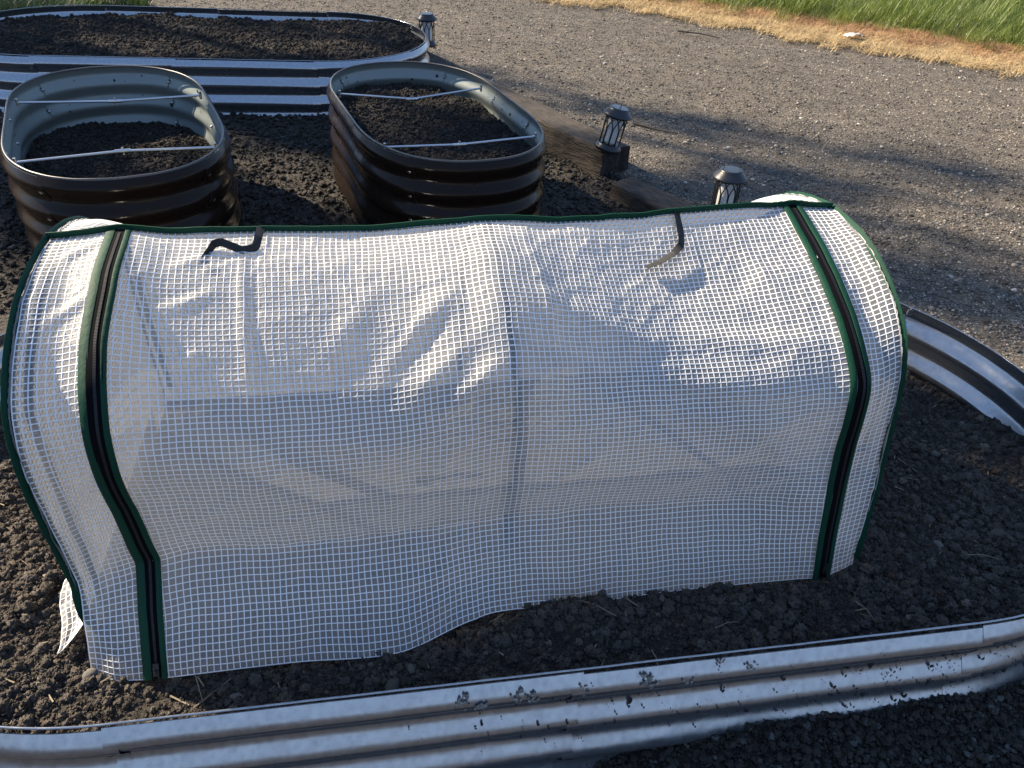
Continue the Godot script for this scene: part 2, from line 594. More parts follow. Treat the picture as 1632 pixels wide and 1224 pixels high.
func make_verge() -> void:
	var along := Vector2(0.885, 0.466)
	var out := Vector2(0.466, -0.885)
	# the soil under the verge and the lawn
	var mb := MB.new()
	var P := PackedVector3Array()
	for j in 30:
		for i in 90:
			var n := -0.9 + 0.3 * j
			var q := Vector2(0.87, -9.56) + along * (-6.0 + 0.2 * i) + out * n
			P.append(Vector3(q.x, ground_y(q.x, q.y) + 0.012 + 0.05 * sstep(-0.6, 1.2, n) - 0.05 * (1.0 - sstep(-0.9, -0.6, n)), q.y))
	mb.grid(P, 90, 30)
	tag(build(mb, "verge", M.gravel), "", "", "", "structure")
	var kinds := [blade_mesh(11, 0.34, 0.5, 0.0060, 5, 0.09), blade_mesh(10, 0.40, 0.85, 0.0055, 6, 0.10), blade_mesh(12, 0.26, 0.7, 0.0050, 7, 0.08)]
	var T := [[], [], []]
	var C := [PackedColorArray(), PackedColorArray(), PackedColorArray()]
	for k in 9000:
		var n := rng.randf_range(-0.12, 3.6)
		var t := rng.randf_range(-1.5, 8.0)
		var q := Vector2(0.87, -9.56) + along * t + out * n
		var e := n + 0.22 * noise.get_noise_2d(t * 1.4, 3.0) + 0.10 * noise.get_noise_2d(t * 5.0, 9.0)
		if e < 0.0:
			continue
		var s := rng.randf_range(0.55, 1.1) * (0.55 + 0.45 * sstep(0.0, 0.5, e))
		var v := k % 3
		T[v].append(Transform3D(Basis(Vector3.UP, rng.randf() * TAU).scaled(Vector3(s, s * rng.randf_range(0.8, 1.2), s)), Vector3(q.x, ground_y(q.x, q.y) + 0.03, q.y)))
		var g := rng.randf_range(0.45, 1.35)
		var yel := clampf(0.9 - e * 2.5, 0.0, 1.0) * rng.randf()
		C[v].append(Color(lerpf(0.155, 0.30, yel) * g, lerpf(0.205, 0.24, yel) * g, lerpf(0.036, 0.075, yel) * g))
	# the grass behind the far bed, its shade put into a darker green
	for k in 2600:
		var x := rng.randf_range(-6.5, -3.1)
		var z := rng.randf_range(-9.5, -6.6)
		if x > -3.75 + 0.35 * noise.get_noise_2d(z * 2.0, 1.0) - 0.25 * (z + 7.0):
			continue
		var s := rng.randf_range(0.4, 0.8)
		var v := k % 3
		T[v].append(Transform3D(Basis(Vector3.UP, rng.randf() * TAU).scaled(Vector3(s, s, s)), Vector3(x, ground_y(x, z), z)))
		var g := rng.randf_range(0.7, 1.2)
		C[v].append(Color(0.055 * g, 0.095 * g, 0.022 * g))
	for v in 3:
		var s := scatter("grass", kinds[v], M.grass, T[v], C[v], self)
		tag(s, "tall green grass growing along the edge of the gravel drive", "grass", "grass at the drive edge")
	# mown dead grass between lawn and drive
	var straw := [blade_mesh(12, 0.10, 1.6, 0.0022, 15, 0.06), blade_mesh(12, 0.07, 2.6, 0.0020, 16, 0.08)]
	var T2 := [[], []]
	var C2 := [PackedColorArray(), PackedColorArray()]
	for k in 15000:
		var n := rng.randf_range(-1.1, 0.3)
		var t := rng.randf_range(-3.5, 6.5)
		var q := Vector2(0.87, -9.56) + along * t + out * n
		var e := n + 0.30 * noise.get_noise_2d(t * 1.1, 33.0) + 0.32 * noise.get_noise_2d(t * 4.0, n * 4.0)
		if e < -0.72 + 0.22 * rng.randf():
			continue
		var s := rng.randf_range(0.6, 1.3)
		var v := k % 2
		T2[v].append(Transform3D(Basis(Vector3.UP, rng.randf() * TAU).scaled(Vector3(s, s, s)), Vector3(q.x, ground_y(q.x, q.y) + 0.018 + 0.03 * sstep(-0.6, 0.2, n), q.y)))
		var g := rng.randf_range(0.6, 1.25)
		var red := sstep(-0.35, 0.1, e + 0.3 * noise.get_noise_2d(t * 2.0, 77.0))
		C2[v].append(Color(lerpf(0.52, 0.38, red) * g, lerpf(0.38, 0.215, red) * g, lerpf(0.19, 0.10, red) * g))
	for v in 2:
		var s := scatter("dry_grass", straw[v], M.dry, T2[v], C2[v], self)
		tag(s, "tan and rusty dead grass strip between lawn and gravel drive", "dry grass", "dead grass strip")

# ---------------------------------------------------------------- the raised beds
class Bed:
	var pts := PackedVector2Array()
	var cum := PackedFloat32Array()
	var total := 0.0
	var a := 0.0
	var e := 0.0
	var w := 0.0
	var arc := 0.0
	func make(a_: float, e_: float, w_: float, n: float) -> void:
		a = a_; e = e_; w = w_
		for i in 31:
			pts.append(Vector2(lerpf(-a, a, i / 30.0), w))
		for i in range(1, 64):
			var t := PI / 2 - PI * i / 64.0
			pts.append(Vector2(a + e * pow(absf(cos(t)), 2.0 / n), w * signf(sin(t)) * pow(absf(sin(t)), 2.0 / n)))
		for i in 31:
			pts.append(Vector2(lerpf(a, -a, i / 30.0), -w))
		for i in range(1, 64):
			var t := -PI / 2 + PI * i / 64.0
			pts.append(Vector2(-a - e * pow(absf(cos(t)), 2.0 / n), w * signf(sin(t)) * pow(absf(sin(t)), 2.0 / n)))
		var s := 0.0
		for i in pts.size():
			cum.append(s)
			s += pts[i].distance_to(pts[(i + 1) % pts.size()])
		total = s
		arc = (total - 4.0 * a) / 2.0
	func at(s: float) -> Vector2:
		s = fposmod(s, total)
		var i := clampi(cum.bsearch(s, false) - 1, 0, pts.size() - 1)
		var p := pts[i]
		var q := pts[(i + 1) % pts.size()]
		return p.lerp(q, (s - cum[i]) / maxf(p.distance_to(q), 1e-6))
	func out(s: float) -> Vector2:
		var t := (at(s + 0.012) - at(s - 0.012)).normalized()
		return Vector2(-t.y, t.x)
	func inside(p: Vector2, grow := 0.0) -> bool:
		return Geometry2D.is_point_in_polygon(p * (1.0 - grow), pts)

const GALV := [0.785, 0.697, 0.731, 2.043]
const BROWN := [0.212, 0.537, 0.385, 2.297]

func rib(d: float, period: float, amp: float) -> float:
	# outward offset of the sheet at depth d under the rim: round ribs with nearly flat flanks
	var t := TAU * (d + 0.016) / period - PI / 2
	return amp * (asin(0.80 * sin(t)) / asin(0.80) + 1.0)

func make_bed(called: String, shape: Array, at: Vector3, ang: float, h: float, period: float, amp: float, outer: Material, inner: Material, seams: PackedFloat32Array, sd: int) -> Array:
	var bed := Bed.new()
	bed.make(shape[0], shape[1], shape[2], shape[3])
	var root := base(called, at, -ang)
	var n := seams.size()
	for k in n:
		var s0 := seams[k]
		var s1 := seams[(k + 1) % n] + (bed.total if k == n - 1 else 0.0)
		if k % 2 == 1:
			s0 -= 0.022
			s1 += 0.022
		var lap := 0.0016 if k % 2 == 1 else 0.0
		var nu := maxi(4, int((s1 - s0) / 0.022))
		var depth := h - 0.004 if k % 2 == 0 else h - 0.008
		var nv := int((depth + 0.02) / 0.0048)
		var P := PackedVector3Array()
		var Q := PackedVector3Array()
		for j in nv:
			var d := (depth + 0.02) * j / (nv - 1.0)
			for i in nu:
				var s := lerpf(s0, s1, i / (nu - 1.0))
				var p := bed.at(s)
				var o := bed.out(s)
				var off := rib(d, period, amp) + lap + 0.0014 * noise.get_noise_3d(p.x * 2.0 + sd, p.y * 2.0, d * 3.0) + 0.0004 * noise.get_noise_3d(p.x * 9.0 + sd, p.y * 9.0, d * 5.0)
				P.append(Vector3(p.x + o.x * off, depth - d, p.y + o.y * off))
				Q.append(Vector3(p.x + o.x * (off - 0.0013), depth - d, p.y + o.y * (off - 0.0013)))
		var mo := MB.new()
		# s runs so that, from outside, it goes to the right, and d goes down: du x dv looks inwards, so run rows upwards
		mo.grid(flip_rows(P, nu, nv), nu, nv)
		var mesh := mo.commit()
		mesh.surface_set_material(0, outer)
		var mi := MB.new()
		mi.grid(Q, nu, nv)
		var arr := []
		arr.resize(Mesh.ARRAY_MAX)
		arr[Mesh.ARRAY_VERTEX] = mi.V
		arr[Mesh.ARRAY_NORMAL] = mi.N
		arr[Mesh.ARRAY_INDEX] = mi.I
		mesh.add_surface_from_arrays(Mesh.PRIMITIVE_TRIANGLES, arr)
		mesh.surface_set_material(1, inner)
		put(mesh, "wall_panel", null, root)
	return [root, bed]

func flip_rows(P: PackedVector3Array, nu: int, nv: int) -> PackedVector3Array:
	var R := PackedVector3Array()
	for j in nv:
		R.append_array(P.slice((nv - 1 - j) * nu, (nv - j) * nu))
	return R

func bolt_mesh() -> ArrayMesh:
	var mb := MB.new()
	mb.lathe([[0.0095, 0.0], [0.0092, 0.002], [0.0065, 0.0042], [0.0, 0.0052]], 12)
	mb.lathe([[0.0, -0.012], [0.003, -0.012], [0.003, -0.0075], [0.0065, -0.0075], [0.0065, -0.0018]], 6)
	return mb.commit()

func add_bolts(root: Node3D, bed: Bed, seams: PackedFloat32Array, h: float, period: float, amp: float, rows: int, shared: Mesh) -> void:
	for s in seams:
		for k in rows:
			var d := period * (0.62 + k)
			if d > h - 0.03:
				continue
			var p := bed.at(s)
			var o := bed.out(s)
			var off := rib(d, period, amp) + 0.0022
			var b := put(shared, "bolt", M.bolt, root)
			b.position = Vector3(p.x + o.x * off, h - d, p.y + o.y * off)
			var y := Vector3(o.x, 0, o.y)
			b.basis = Basis(y.cross(Vector3.UP), y, Vector3.UP)

func add_rim(root: Node3D, bed: Bed, h: float, r: float, m: Material, off: float) -> void:
	var pts := PackedVector3Array()
	var n := int(bed.total / 0.02)
	for i in n:
		var s := bed.total * i / n
		var p := bed.at(s)
		var o := bed.out(s)
		pts.append(Vector3(p.x + o.x * off, h + 0.0012 * noise.get_noise_2d(p.x * 6.0, p.y * 6.0 + h * 50.0), p.y + o.y * off))
	var mb := MB.new()
	mb.tube(pts, r, r, 8, true)
	build(mb, "rim_edging", m, root)

func add_rod(root: Node3D, a: Vector3, b: Vector3, mid: Vector3) -> void:
	var mb := MB.new()
	mb.tube(PackedVector3Array([a, a.lerp(mid, 0.5), mid + (a - mid).normalized() * 0.012]), 0.0052, 0.0052, 8)
	mb.tube(PackedVector3Array([mid + (b - mid).normalized() * 0.012, b.lerp(mid, 0.5), b]), 0.0052, 0.0052, 8)
	var o := build(mb, "cross_brace", M.rod, root)
	var jm := MB.new()
	var dir := (b - a).normalized()
	jm.tube(PackedVector3Array([mid - dir * 0.028, mid + dir * 0.028]), 0.0075, 0.0075, 8)
	jm.tube(PackedVector3Array([mid + Vector3(0, -0.014, 0), mid + Vector3(0, 0.014, 0)]), 0.004, 0.004, 6)
	build(jm, "brace_joint", M.bolt, o)
	for q in [a, b]:
		var em := MB.new()
		em.tube(PackedVector3Array([q + Vector3(0, -0.016, 0), q + Vector3(0, 0.016, 0)]), 0.006, 0.006, 6)
		build(em, "end_bracket", M.bolt, o)

func bed_soil(bed: Bed, at: Vector3, ang: float, hf: Callable, label: String, group: String, rings: int, crumbs: int, rmin: float, rmax: float, tone: float, keep: Callable) -> void:
	var root := base("bed_soil", at, -ang)
	tag(root, label, "soil", "", "stuff")
	var mb := MB.new()
	var P := PackedVector3Array()
	var nt := int(bed.total / (0.014 if rings > 60 else 0.03))
	for j in rings:
		var r := 0.997 * j / (rings - 1.0)
		for i in nt:
			var q := bed.at(bed.total * (1.0 - float(i) / nt)) * r
			P.append(Vector3(q.x, hf.call(q.x, q.y), q.y))
	mb.grid(P, nt, rings, true)
	build(mb, "soil_surface", M.soil, root, "stuff")
	var T := [[], [], []]
	var C := [PackedColorArray(), PackedColorArray(), PackedColorArray()]
	var made := 0
	var tries := 0
	while made < crumbs and tries < crumbs * 6:
		tries += 1
		var q := Vector2(rng.randf_range(-bed.a - bed.e, bed.a + bed.e), rng.randf_range(-bed.w, bed.w))
		if not bed.inside(q, -0.01) or not keep.call(q):
			continue
		made += 1
		var r := minf(rmin * pow(rng.randf(), -0.44), rmax) * (0.95 + 0.55 * noise.get_noise_2d(q.x * 3.3 + 80.0, q.y * 3.3))
		if not bed.inside(q + q.normalized() * r * 1.3):
			continue
		var v := made % 3
		T[v].append(Transform3D(Basis.from_euler(Vector3(rng.randf() * 6, rng.randf() * 6, rng.randf() * 6)).scaled(Vector3(r, r, r)), Vector3(q.x, hf.call(q.x, q.y) + r * rng.randf_range(0.0, 0.5), q.y)))
		var b := rng.randf_range(0.5, 1.15) * tone
		if rng.randf() < 0.03 and r > rmin * 1.4:
			b *= 2.0
		var w := rng.randf_range(0.77, 0.86)
		C[v].append(Color(b, b * w, b * w * w))
	for v in 3:
		scatter("soil_crumbs", rock(50 + v, 1.15, 2), M.clod, T[v], C[v], root)

var front_bed: Bed
const FRONT_AT := Vector3(0.011, 0, -1.521)
const FRONT_ANG := -0.2

func front_soil(x: float, z: float) -> float:
	var h := 0.229 - 0.095 * sstep(0.72, 1.1, absf(x)) * sstep(0.35, -0.3, z) - 0.03 * sstep(0.9, 1.4, x)
	h += 0.045 * bell(x, 0.02, 0.13) * bell(z, 0.585, 0.07)
	h += 0.018 * noise.get_noise_2d(x * 2.2, z * 2.2) + 0.012 * noise.get_noise_2d(x * 8.0, z * 8.0 + 5.0) + 0.007 * noise.get_noise_2d(x * 26.0, z * 26.0) + 0.0035 * noise.get_noise_2d(x * 70.0, z * 70.0)
	return minf(h, 0.292)

func seams_of(bed_shape: Array, straight: Array, ends: Array) -> PackedFloat32Array:
	var b := Bed.new()
	b.make(bed_shape[0], bed_shape[1], bed_shape[2], bed_shape[3])
	var S := PackedFloat32Array()
	for k in 2:
		var s0 := k * (2.0 * b.a + b.arc)
		for f in straight:
			S.append(s0 + 2.0 * b.a * f)
		for f in ends:
			S.append(s0 + 2.0 * b.a + b.arc * f)
	return S

func make_beds() -> void:
	var bolt := bolt_mesh()
	var sg := seams_of(GALV, [0.0, 0.5], [0.0, 0.30, 0.70])
	# the near steel bed
	var r := make_bed("galvanized_raised_bed", GALV, FRONT_AT, FRONT_ANG, 0.32, 0.103, 0.0124, M.zinc, M.zinc, sg, 3)
	tag(r[0], "shiny corrugated steel raised bed holding the mesh greenhouse, mud spattered on its side", "raised bed", "steel raised beds")
	front_bed = r[1]
	add_bolts(r[0], r[1], sg, 0.32, 0.103, 0.0124, 3, bolt)
	add_rim(r[0], r[1], 0.3185, 0.0022, M.zinc, 0.0012)
	mud(r[0], r[1])
	bed_soil(r[1], FRONT_AT, FRONT_ANG, front_soil, "dark crumbly soil around the mesh greenhouse in the steel bed", "", 130, 240000, 0.0012, 0.012, 0.078,
		func(q: Vector2): return not (q.x > -0.72 and q.x < 0.72 and q.y > -0.75 and q.y < 0.36) and (q.y > -0.2 or q.x > 0.6 or q.x < -0.6))
	var lt := []
	var lc := PackedColorArray()
	for k in 420:
		var q := Vector2(rng.randf_range(-1.3, 1.4), rng.randf_range(-0.6, 0.71))
		if (q.x > -0.72 and q.x < 0.72 and q.y > -0.75 and q.y < 0.40) or not front_bed.inside(q, 0.03):
			continue
		var l := rng.randf_range(0.006, 0.022) * (2.0 if rng.randf() < 0.12 else 1.0)
		lt.append(Transform3D(Basis.from_euler(Vector3(rng.randf_range(-.4, .4), rng.randf() * TAU, rng.randf_range(-.4, .4))).scaled_local(Vector3(l, 0.0007, 0.0007 + 0.0008 * rng.randf())), front_world(q.x, q.y) + Vector3(0, 0.006, 0)))
		var g := rng.randf_range(0.4, 1.1)
		lc.append(Color(0.22 * g, 0.17 * g, 0.11 * g))
	var bit := MB.new()
	bit.box(Vector3.ZERO, Vector3(1, 0.3, 0), Vector3(0, 1, 0), Vector3(0, 0, 1))
	tag(scatter("plant_litter", bit.commit(), M.dry, lt, lc, self), "tiny pale bits of straw and stalk scattered over the soil of the near bed", "litter")
	# the far steel bed
	var at := Vector3(-2.202, 0, -5.366)
	r = make_bed("galvanized_raised_bed", GALV, at, -0.178, 0.32, 0.103, 0.0124, M.zinc, M.zinc, sg, 8)
	tag(r[0], "shiny corrugated steel raised bed full of soil, behind the two brown beds", "raised bed", "steel raised beds")
	add_bolts(r[0], r[1], sg, 0.32, 0.103, 0.0124, 3, bolt)
	add_rim(r[0], r[1], 0.3185, 0.0022, M.zinc, 0.0012)
	bed_soil(r[1], at, -0.178, func(x: float, z: float): return minf(0.262 + 0.035 * noise.get_noise_2d(x * 1.6 + 30.0, z * 1.6) + 0.018 * noise.get_noise_2d(x * 6.0, z * 6.0 + 9.0) + 0.009 * noise.get_noise_2d(x * 19.0, z * 19.0) + 0.03 * bell(x, 1.1, 0.25) * bell(z, -0.35, 0.3), 0.32), "dark mounded soil filling the far steel bed", "", 60, 48000, 0.0022, 0.013, 0.034, func(_q): return true)
	# the two brown beds
	var sb := seams_of(BROWN, [0.0], [0.0, 0.30, 0.70])
	at = Vector3(-1.703, 0, -3.141)
	r = make_bed("brown_raised_bed", BROWN, at, 1.082, 0.474, 0.098, 0.010, M.brown, M.lining, sb, 14)
	tag(r[0], "dark brown corrugated raised bed, half empty, its pale inner walls showing", "raised bed", "brown raised beds")
	add_bolts(r[0], r[1], sb, 0.474, 0.098, 0.010, 4, bolt)
	add_rim(r[0], r[1], 0.472, 0.0042, M.edging, 0.0)
	add_rod(r[0], Vector3(0.43, 0.450, 0.345), Vector3(0.47, 0.450, -0.325), Vector3(0.40, 0.446, -0.006))
	add_rod(r[0], Vector3(-0.32, 0.450, 0.355), Vector3(-0.24, 0.450, -0.37), Vector3(-0.255, 0.446, -0.019))
	bed_soil(r[1], at, 1.082, func(x: float, z: float): return 0.205 + 0.03 * sstep(0.0, 0.38, z) + 0.022 * noise.get_noise_2d(x * 2.5 + 60.0, z * 2.5) + 0.01 * noise.get_noise_2d(x * 9.0, z * 9.0) + 0.006 * noise.get_noise_2d(x * 25.0, z * 25.0), "dark soil sunk deep inside the half empty brown bed", "", 60, 26000, 0.0017, 0.010, 0.031, func(_q): return true)
	spatter(r[0], r[1], 0.474, 70, 5)
	at = Vector3(-0.454, 0, -3.554)
	r = make_bed("brown_raised_bed", BROWN, at, -1.986, 0.474, 0.098, 0.010, M.brown, M.lining, sb, 19)
	tag(r[0], "dark brown corrugated raised bed filled with soil close to its rim", "raised bed", "brown raised beds")
	add_bolts(r[0], r[1], sb, 0.474, 0.098, 0.010, 4, bolt)
	add_rim(r[0], r[1], 0.472, 0.0042, M.edging, 0.0)
	add_rod(r[0], Vector3(-0.46, 0.450, -0.323), Vector3(-0.47, 0.450, 0.322), Vector3(-0.485, 0.446, -0.02))
	add_rod(r[0], Vector3(0.30, 0.450, -0.348), Vector3(0.27, 0.450, 0.345), Vector3(0.19, 0.440, -0.03))
	bed_soil(r[1], at, -1.986, func(x: float, z: float): return 0.345 + 0.03 * sstep(0.2, -0.35, z) + 0.02 * sstep(-0.2, -0.6, x) - 0.045 * bell(x, -0.05, 0.16) * bell(z, 0.0, 0.12) + 0.022 * noise.get_noise_2d(x * 2.5 + 90.0, z * 2.5) + 0.012 * noise.get_noise_2d(x * 9.0, z * 9.0) + 0.006 * noise.get_noise_2d(x * 25.0, z * 25.0), "dark crumbly soil close to the rim of the full brown bed", "", 60, 36000, 0.0017, 0.010, 0.031, func(_q): return true)
	spatter(r[0], r[1], 0.474, 60, 6)

func mud(root: Node3D, bed: Bed) -> void:
	# dark splashes and dried pale drips on the side of the near bed
	var T := []
	var C := PackedColorArray()
	for k in 520:
		var s := bed.a * 2.0 * (0.30 + 0.85 * pow(rng.randf(), 0.6))
		var d := rng.randf_range(0.05, 0.22)
		if rng.randf() < 0.1:
			d = rng.randf_range(0.02, 0.1)
		var p := bed.at(s)
		var o := bed.out(s)
		var off := rib(d, 0.103, 0.0124) + 0.003
		var r := minf(0.0011 * pow(rng.randf(), -0.5), 0.006)
		var y := Vector3(o.x, 0, o.y)
		T.append(Transform3D(Basis(y.cross(Vector3.UP), y, Vector3.UP) * Basis(Vector3.UP, rng.randf() * 6).scaled(Vector3(r * 0.8, r * 0.3, r * rng.randf_range(0.8, 2.0))), Vector3(p.x + o.x * off, 0.32 - d, p.y + o.y * off)))
		C.append(Color(0.022, 0.018, 0.015))
	# clusters of pale dried mud hanging from the rim
	for q in [[0.365, 0.012, 26], [0.385, 0.03, 26], [0.425, 0.015, 12], [0.44, 0.022, 16], [0.572, 0.014, 18], [0.58, 0.03, 14], [0.66, 0.004, 7], [0.70, 0.018, 8], [0.505, 0.02, 7], [0.62, 0.03, 6]]:
		for k in int(q[2]):
			var s: float = bed.a * 2.0 * float(q[0]) + rng.randfn(0.0, 0.006)
			var d: float = float(q[1]) + absf(rng.randfn(0.0, 0.011))
			var p := bed.at(s)
			var o := bed.out(s)
			var off := rib(d, 0.103, 0.0124) + 0.003
			var r := rng.randf_range(0.0012, 0.0034)
			var y := Vector3(o.x, 0, o.y)
			T.append(Transform3D(Basis(y.cross(Vector3.UP), y, Vector3.UP).scaled_local(Vector3(r, r * 0.6, r * 1.5)), Vector3(p.x + o.x * off, 0.32 - d, p.y + o.y * off)))
			var b := rng.randf_range(0.16, 0.30)
			C.append(Color(b, b * 0.92, b * 0.82))
	scatter("mud_spatter", rock(71, 0.5, 1), M.clod, T, C, root)

func spatter(root: Node3D, bed: Bed, h: float, count: int, sd: int) -> void:
	var T := []
	var C := PackedColorArray()
	var r2 := RandomNumberGenerator.new()
	r2.seed = sd
	for k in count:
		var s := r2.randf() * bed.total
		var d := r2.randf_range(0.04, 0.2)
		var p := bed.at(s)
		var o := bed.out(s)
		var off := rib(d, 0.098, 0.010) - 0.002
		var r := minf(0.002 * pow(r2.randf(), -0.5), 0.008)
		var y := Vector3(o.x, 0, o.y)
		T.append(Transform3D(Basis(y.cross(Vector3.UP), y, Vector3.UP).scaled_local(Vector3(r, r * 0.3, r * r2.randf_range(0.8, 1.8))), Vector3(p.x + o.x * off, h - d, p.y + o.y * off)))
		C.append(Color(0.03, 0.024, 0.019))
	scatter("mud_spatter", rock(72, 0.5, 1), M.clod, T, C, root)

# ---------------------------------------------------------------- timbers
func timber(at: Vector3, dir: Vector3, length: float, w: float, h: float, sd: int, label: String) -> Node3D:
	var root := base("timber_edging", at, atan2(-dir.z, dir.x))
	tag(root, label, "timber", "timbers edging the drive")
	var P := PackedVector3Array()
	var n := int(length / 0.03)
	var prof: Array = []
	for q in [[w / 2, 0.0, 1, 1], [-w / 2, 0.0, -1, 1], [-w / 2, -h, -1, -1], [w / 2, -h, 1, -1]]:
		for k in 4:
			var a: float = k / 3.0 * PI / 2
			var c := 0.016
			var s: int = q[2]
			var t: int = q[3]
			var ca := cos(a) if s * t > 0 else sin(a)
			var sa := sin(a) if s * t > 0 else cos(a)
			prof.append(Vector2(q[0] - s * c * (1 - ca), q[1] - t * c * (1 - sa)))
	# add points along the top so that it can weather
	var full: Array = []
	for k in prof.size():
		var a: Vector2 = prof[k]
		var b: Vector2 = prof[(k + 1) % prof.size()]
		full.append(a)
		var m := int(a.distance_to(b) / 0.02)
		for i in range(1, m):
			full.append(a.lerp(b, float(i) / m))
	for j in n:
		var x := length * j / (n - 1.0)
		var wear := 1.0 - 0.06 * sstep(0.05, 0.0, minf(x, length - x))
		for q in full:
			var v: Vector2 = q
			var dn := 0.008 * noise.get_noise_3d(x * 3.0 + sd, v.x * 9.0, v.y * 9.0) + 0.004 * noise.get_noise_3d(x * 5.0 + sd, v.x * 50.0, v.y * 50.0)
			P.append(Vector3(x, v.y * wear + dn, -v.x * wear + dn))
	var mb := MB.new()
	mb.grid(P, full.size(), n, true)
	var body := build(mb, "beam", M.wood, root)
	for e in 2:
		var ring := P.slice(0, full.size()) if e == 0 else P.slice((n - 1) * full.size())
		var cm := MB.new()
		var mid := Vector3.ZERO
		for q in ring:
			mid += q
		mid /= ring.size()
		var G := PackedVector3Array()
		for k in 9:
			var f := 1.0 - k / 8.0
			var deep := 0.014 * bell(f, 0.45, 0.22) + 0.01 * (1 - f)
			for q in ring:
				var p: Vector3 = mid.lerp(q, f)
				G.append(p + Vector3((deep if e == 0 else -deep) + 0.004 * noise.get_noise_3d(p.z * 30.0, p.y * 30.0, sd), 0, 0))
		cm.grid(G, ring.size(), 9, true)
		build(cm, "cut_end", M.wood_end, root)
	return root

func make_timbers() -> void:
	var e := mat(Color.WHITE, 0.95)
	e.albedo_texture = noise_tex(0.03, 4, [[0.0, lin(.010, .009, .008)], [0.6, lin(.030, .025, .020)], [1.0, lin(.06, .05, .04)]], 256, FastNoiseLite.TYPE_SIMPLEX_SMOOTH, 44)
	tri(e, 4.0)
	M.wood_end = e
	var d := Vector3(0.586, 0, 0.81)
	var near := Vector3(0.478, 0.145, -4.094)
	timber(near - d * 2.7, d, 2.7, 0.205, 0.19, 3, "weathered square timber with a lantern standing on its cut end")
	timber(Vector3(0.50, 0.075, -3.83), Vector3(0.60, 0.0, 0.80), 1.25, 0.17, 0.16, 9, "half buried weathered timber just behind the mesh greenhouse")

# ---------------------------------------------------------------- the greenhouse
# profiles (z, y) from the hem to the ridge, at stations along x
const STATIONS := [
	[0.004, [[.082, .236], [.006, .39], [.018, .53], [.024, .64], [.008, .735], [-.034, .793], [-.104, .840], [-.20, .874], [-.335, .886]]],
	[0.060, [[.104, .236], [-.008, .400], [-.004, .54], [.008, .66], [-.014, .745], [-.066, .800], [-.138, .843], [-.228, .874], [-.335, .890]]],
	[0.122, [[.112, .240], [-.006, .416], [.010, .56], [.026, .68], [.0, .765], [-.06, .815], [-.14, .855], [-.23, .885], [-.335, .899]]],
	[0.20, [[.112, .240], [-.026, .412], [-.004, .545], [.004, .64], [-.032, .715], [-.088, .775], [-.157, .823], [-.238, .867], [-.335, .889]]],
	[0.36, [[.113, .240], [-.027, .404], [-.004, .53], [.004, .625], [-.036, .700], [-.092, .763], [-.157, .816], [-.238, .862], [-.335, .889]]],
	[0.55, [[.120, .240], [-.025, .408], [-.004, .53], [.004, .622], [-.036, .698], [-.094, .762], [-.158, .815], [-.238, .860], [-.335, .884]]],
	[0.70, [[.082, .262], [-.024, .420], [-.004, .54], [-.006, .645], [-.026, .73], [-.08, .792], [-.148, .838], [-.236, .872], [-.335, .894]]],
	[0.77, [[.070, .262], [-.022, .427], [-.002, .55], [-.002, .655], [-.020, .745], [-.072, .805], [-.142, .850], [-.234, .882], [-.335, .898]]],
	[0.90, [[.060, .240], [-.022, .427], [-.002, .54], [-.014, .635], [-.050, .715], [-.096, .770], [-.160, .816], [-.242, .853], [-.335, .892]]],
	[1.10, [[.055, .240], [-.022, .424], [-.002, .53], [-.012, .625], [-.042, .695], [-.096, .742], [-.168, .788], [-.250, .838], [-.335, .896]]],
	[1.28, [[.058, .240], [-.014, .422], [.002, .53], [.004, .635], [-.022, .708], [-.078, .752], [-.156, .798], [-.246, .850], [-.335, .908]]],
	[1.40, [[.062, .240], [.020, .432], [.012, .56], [.010, .675], [-.026, .742], [-.082, .788], [-.152, .830], [-.240, .868], [-.337, .908]]],
	[1.447, [[.067, .240], [.035, .44], [.028, .58], [.024, .70], [-.015, .757], [-.07, .803], [-.14, .843], [-.235, .880], [-.340, .912]]],
	[1.49, [[.054, .240], [.022, .44], [.012, .58], [.006, .70], [-.034, .765], [-.090, .812], [-.156, .852], [-.240, .885], [-.337, .906]]],
	[1.535, [[.040, .240], [.029, .455], [.013, .606], [-.002, .72], [-.03, .788], [-.085, .84], [-.15, .876], [-.23, .900], [-.333, .906]]],
]
const GH_Y := 0.25

func cat(a: float, b: float, c: float, d: float, t: float) -> float:
	return 0.5 * (2.0 * b + (c - a) * t + (2.0 * a - 5.0 * b + 4.0 * c - d) * t * t + (3.0 * b - a - 3.0 * c + d) * t * t * t)

var prof_cache := []   # per station: 65 points (z, y) evenly along the arc

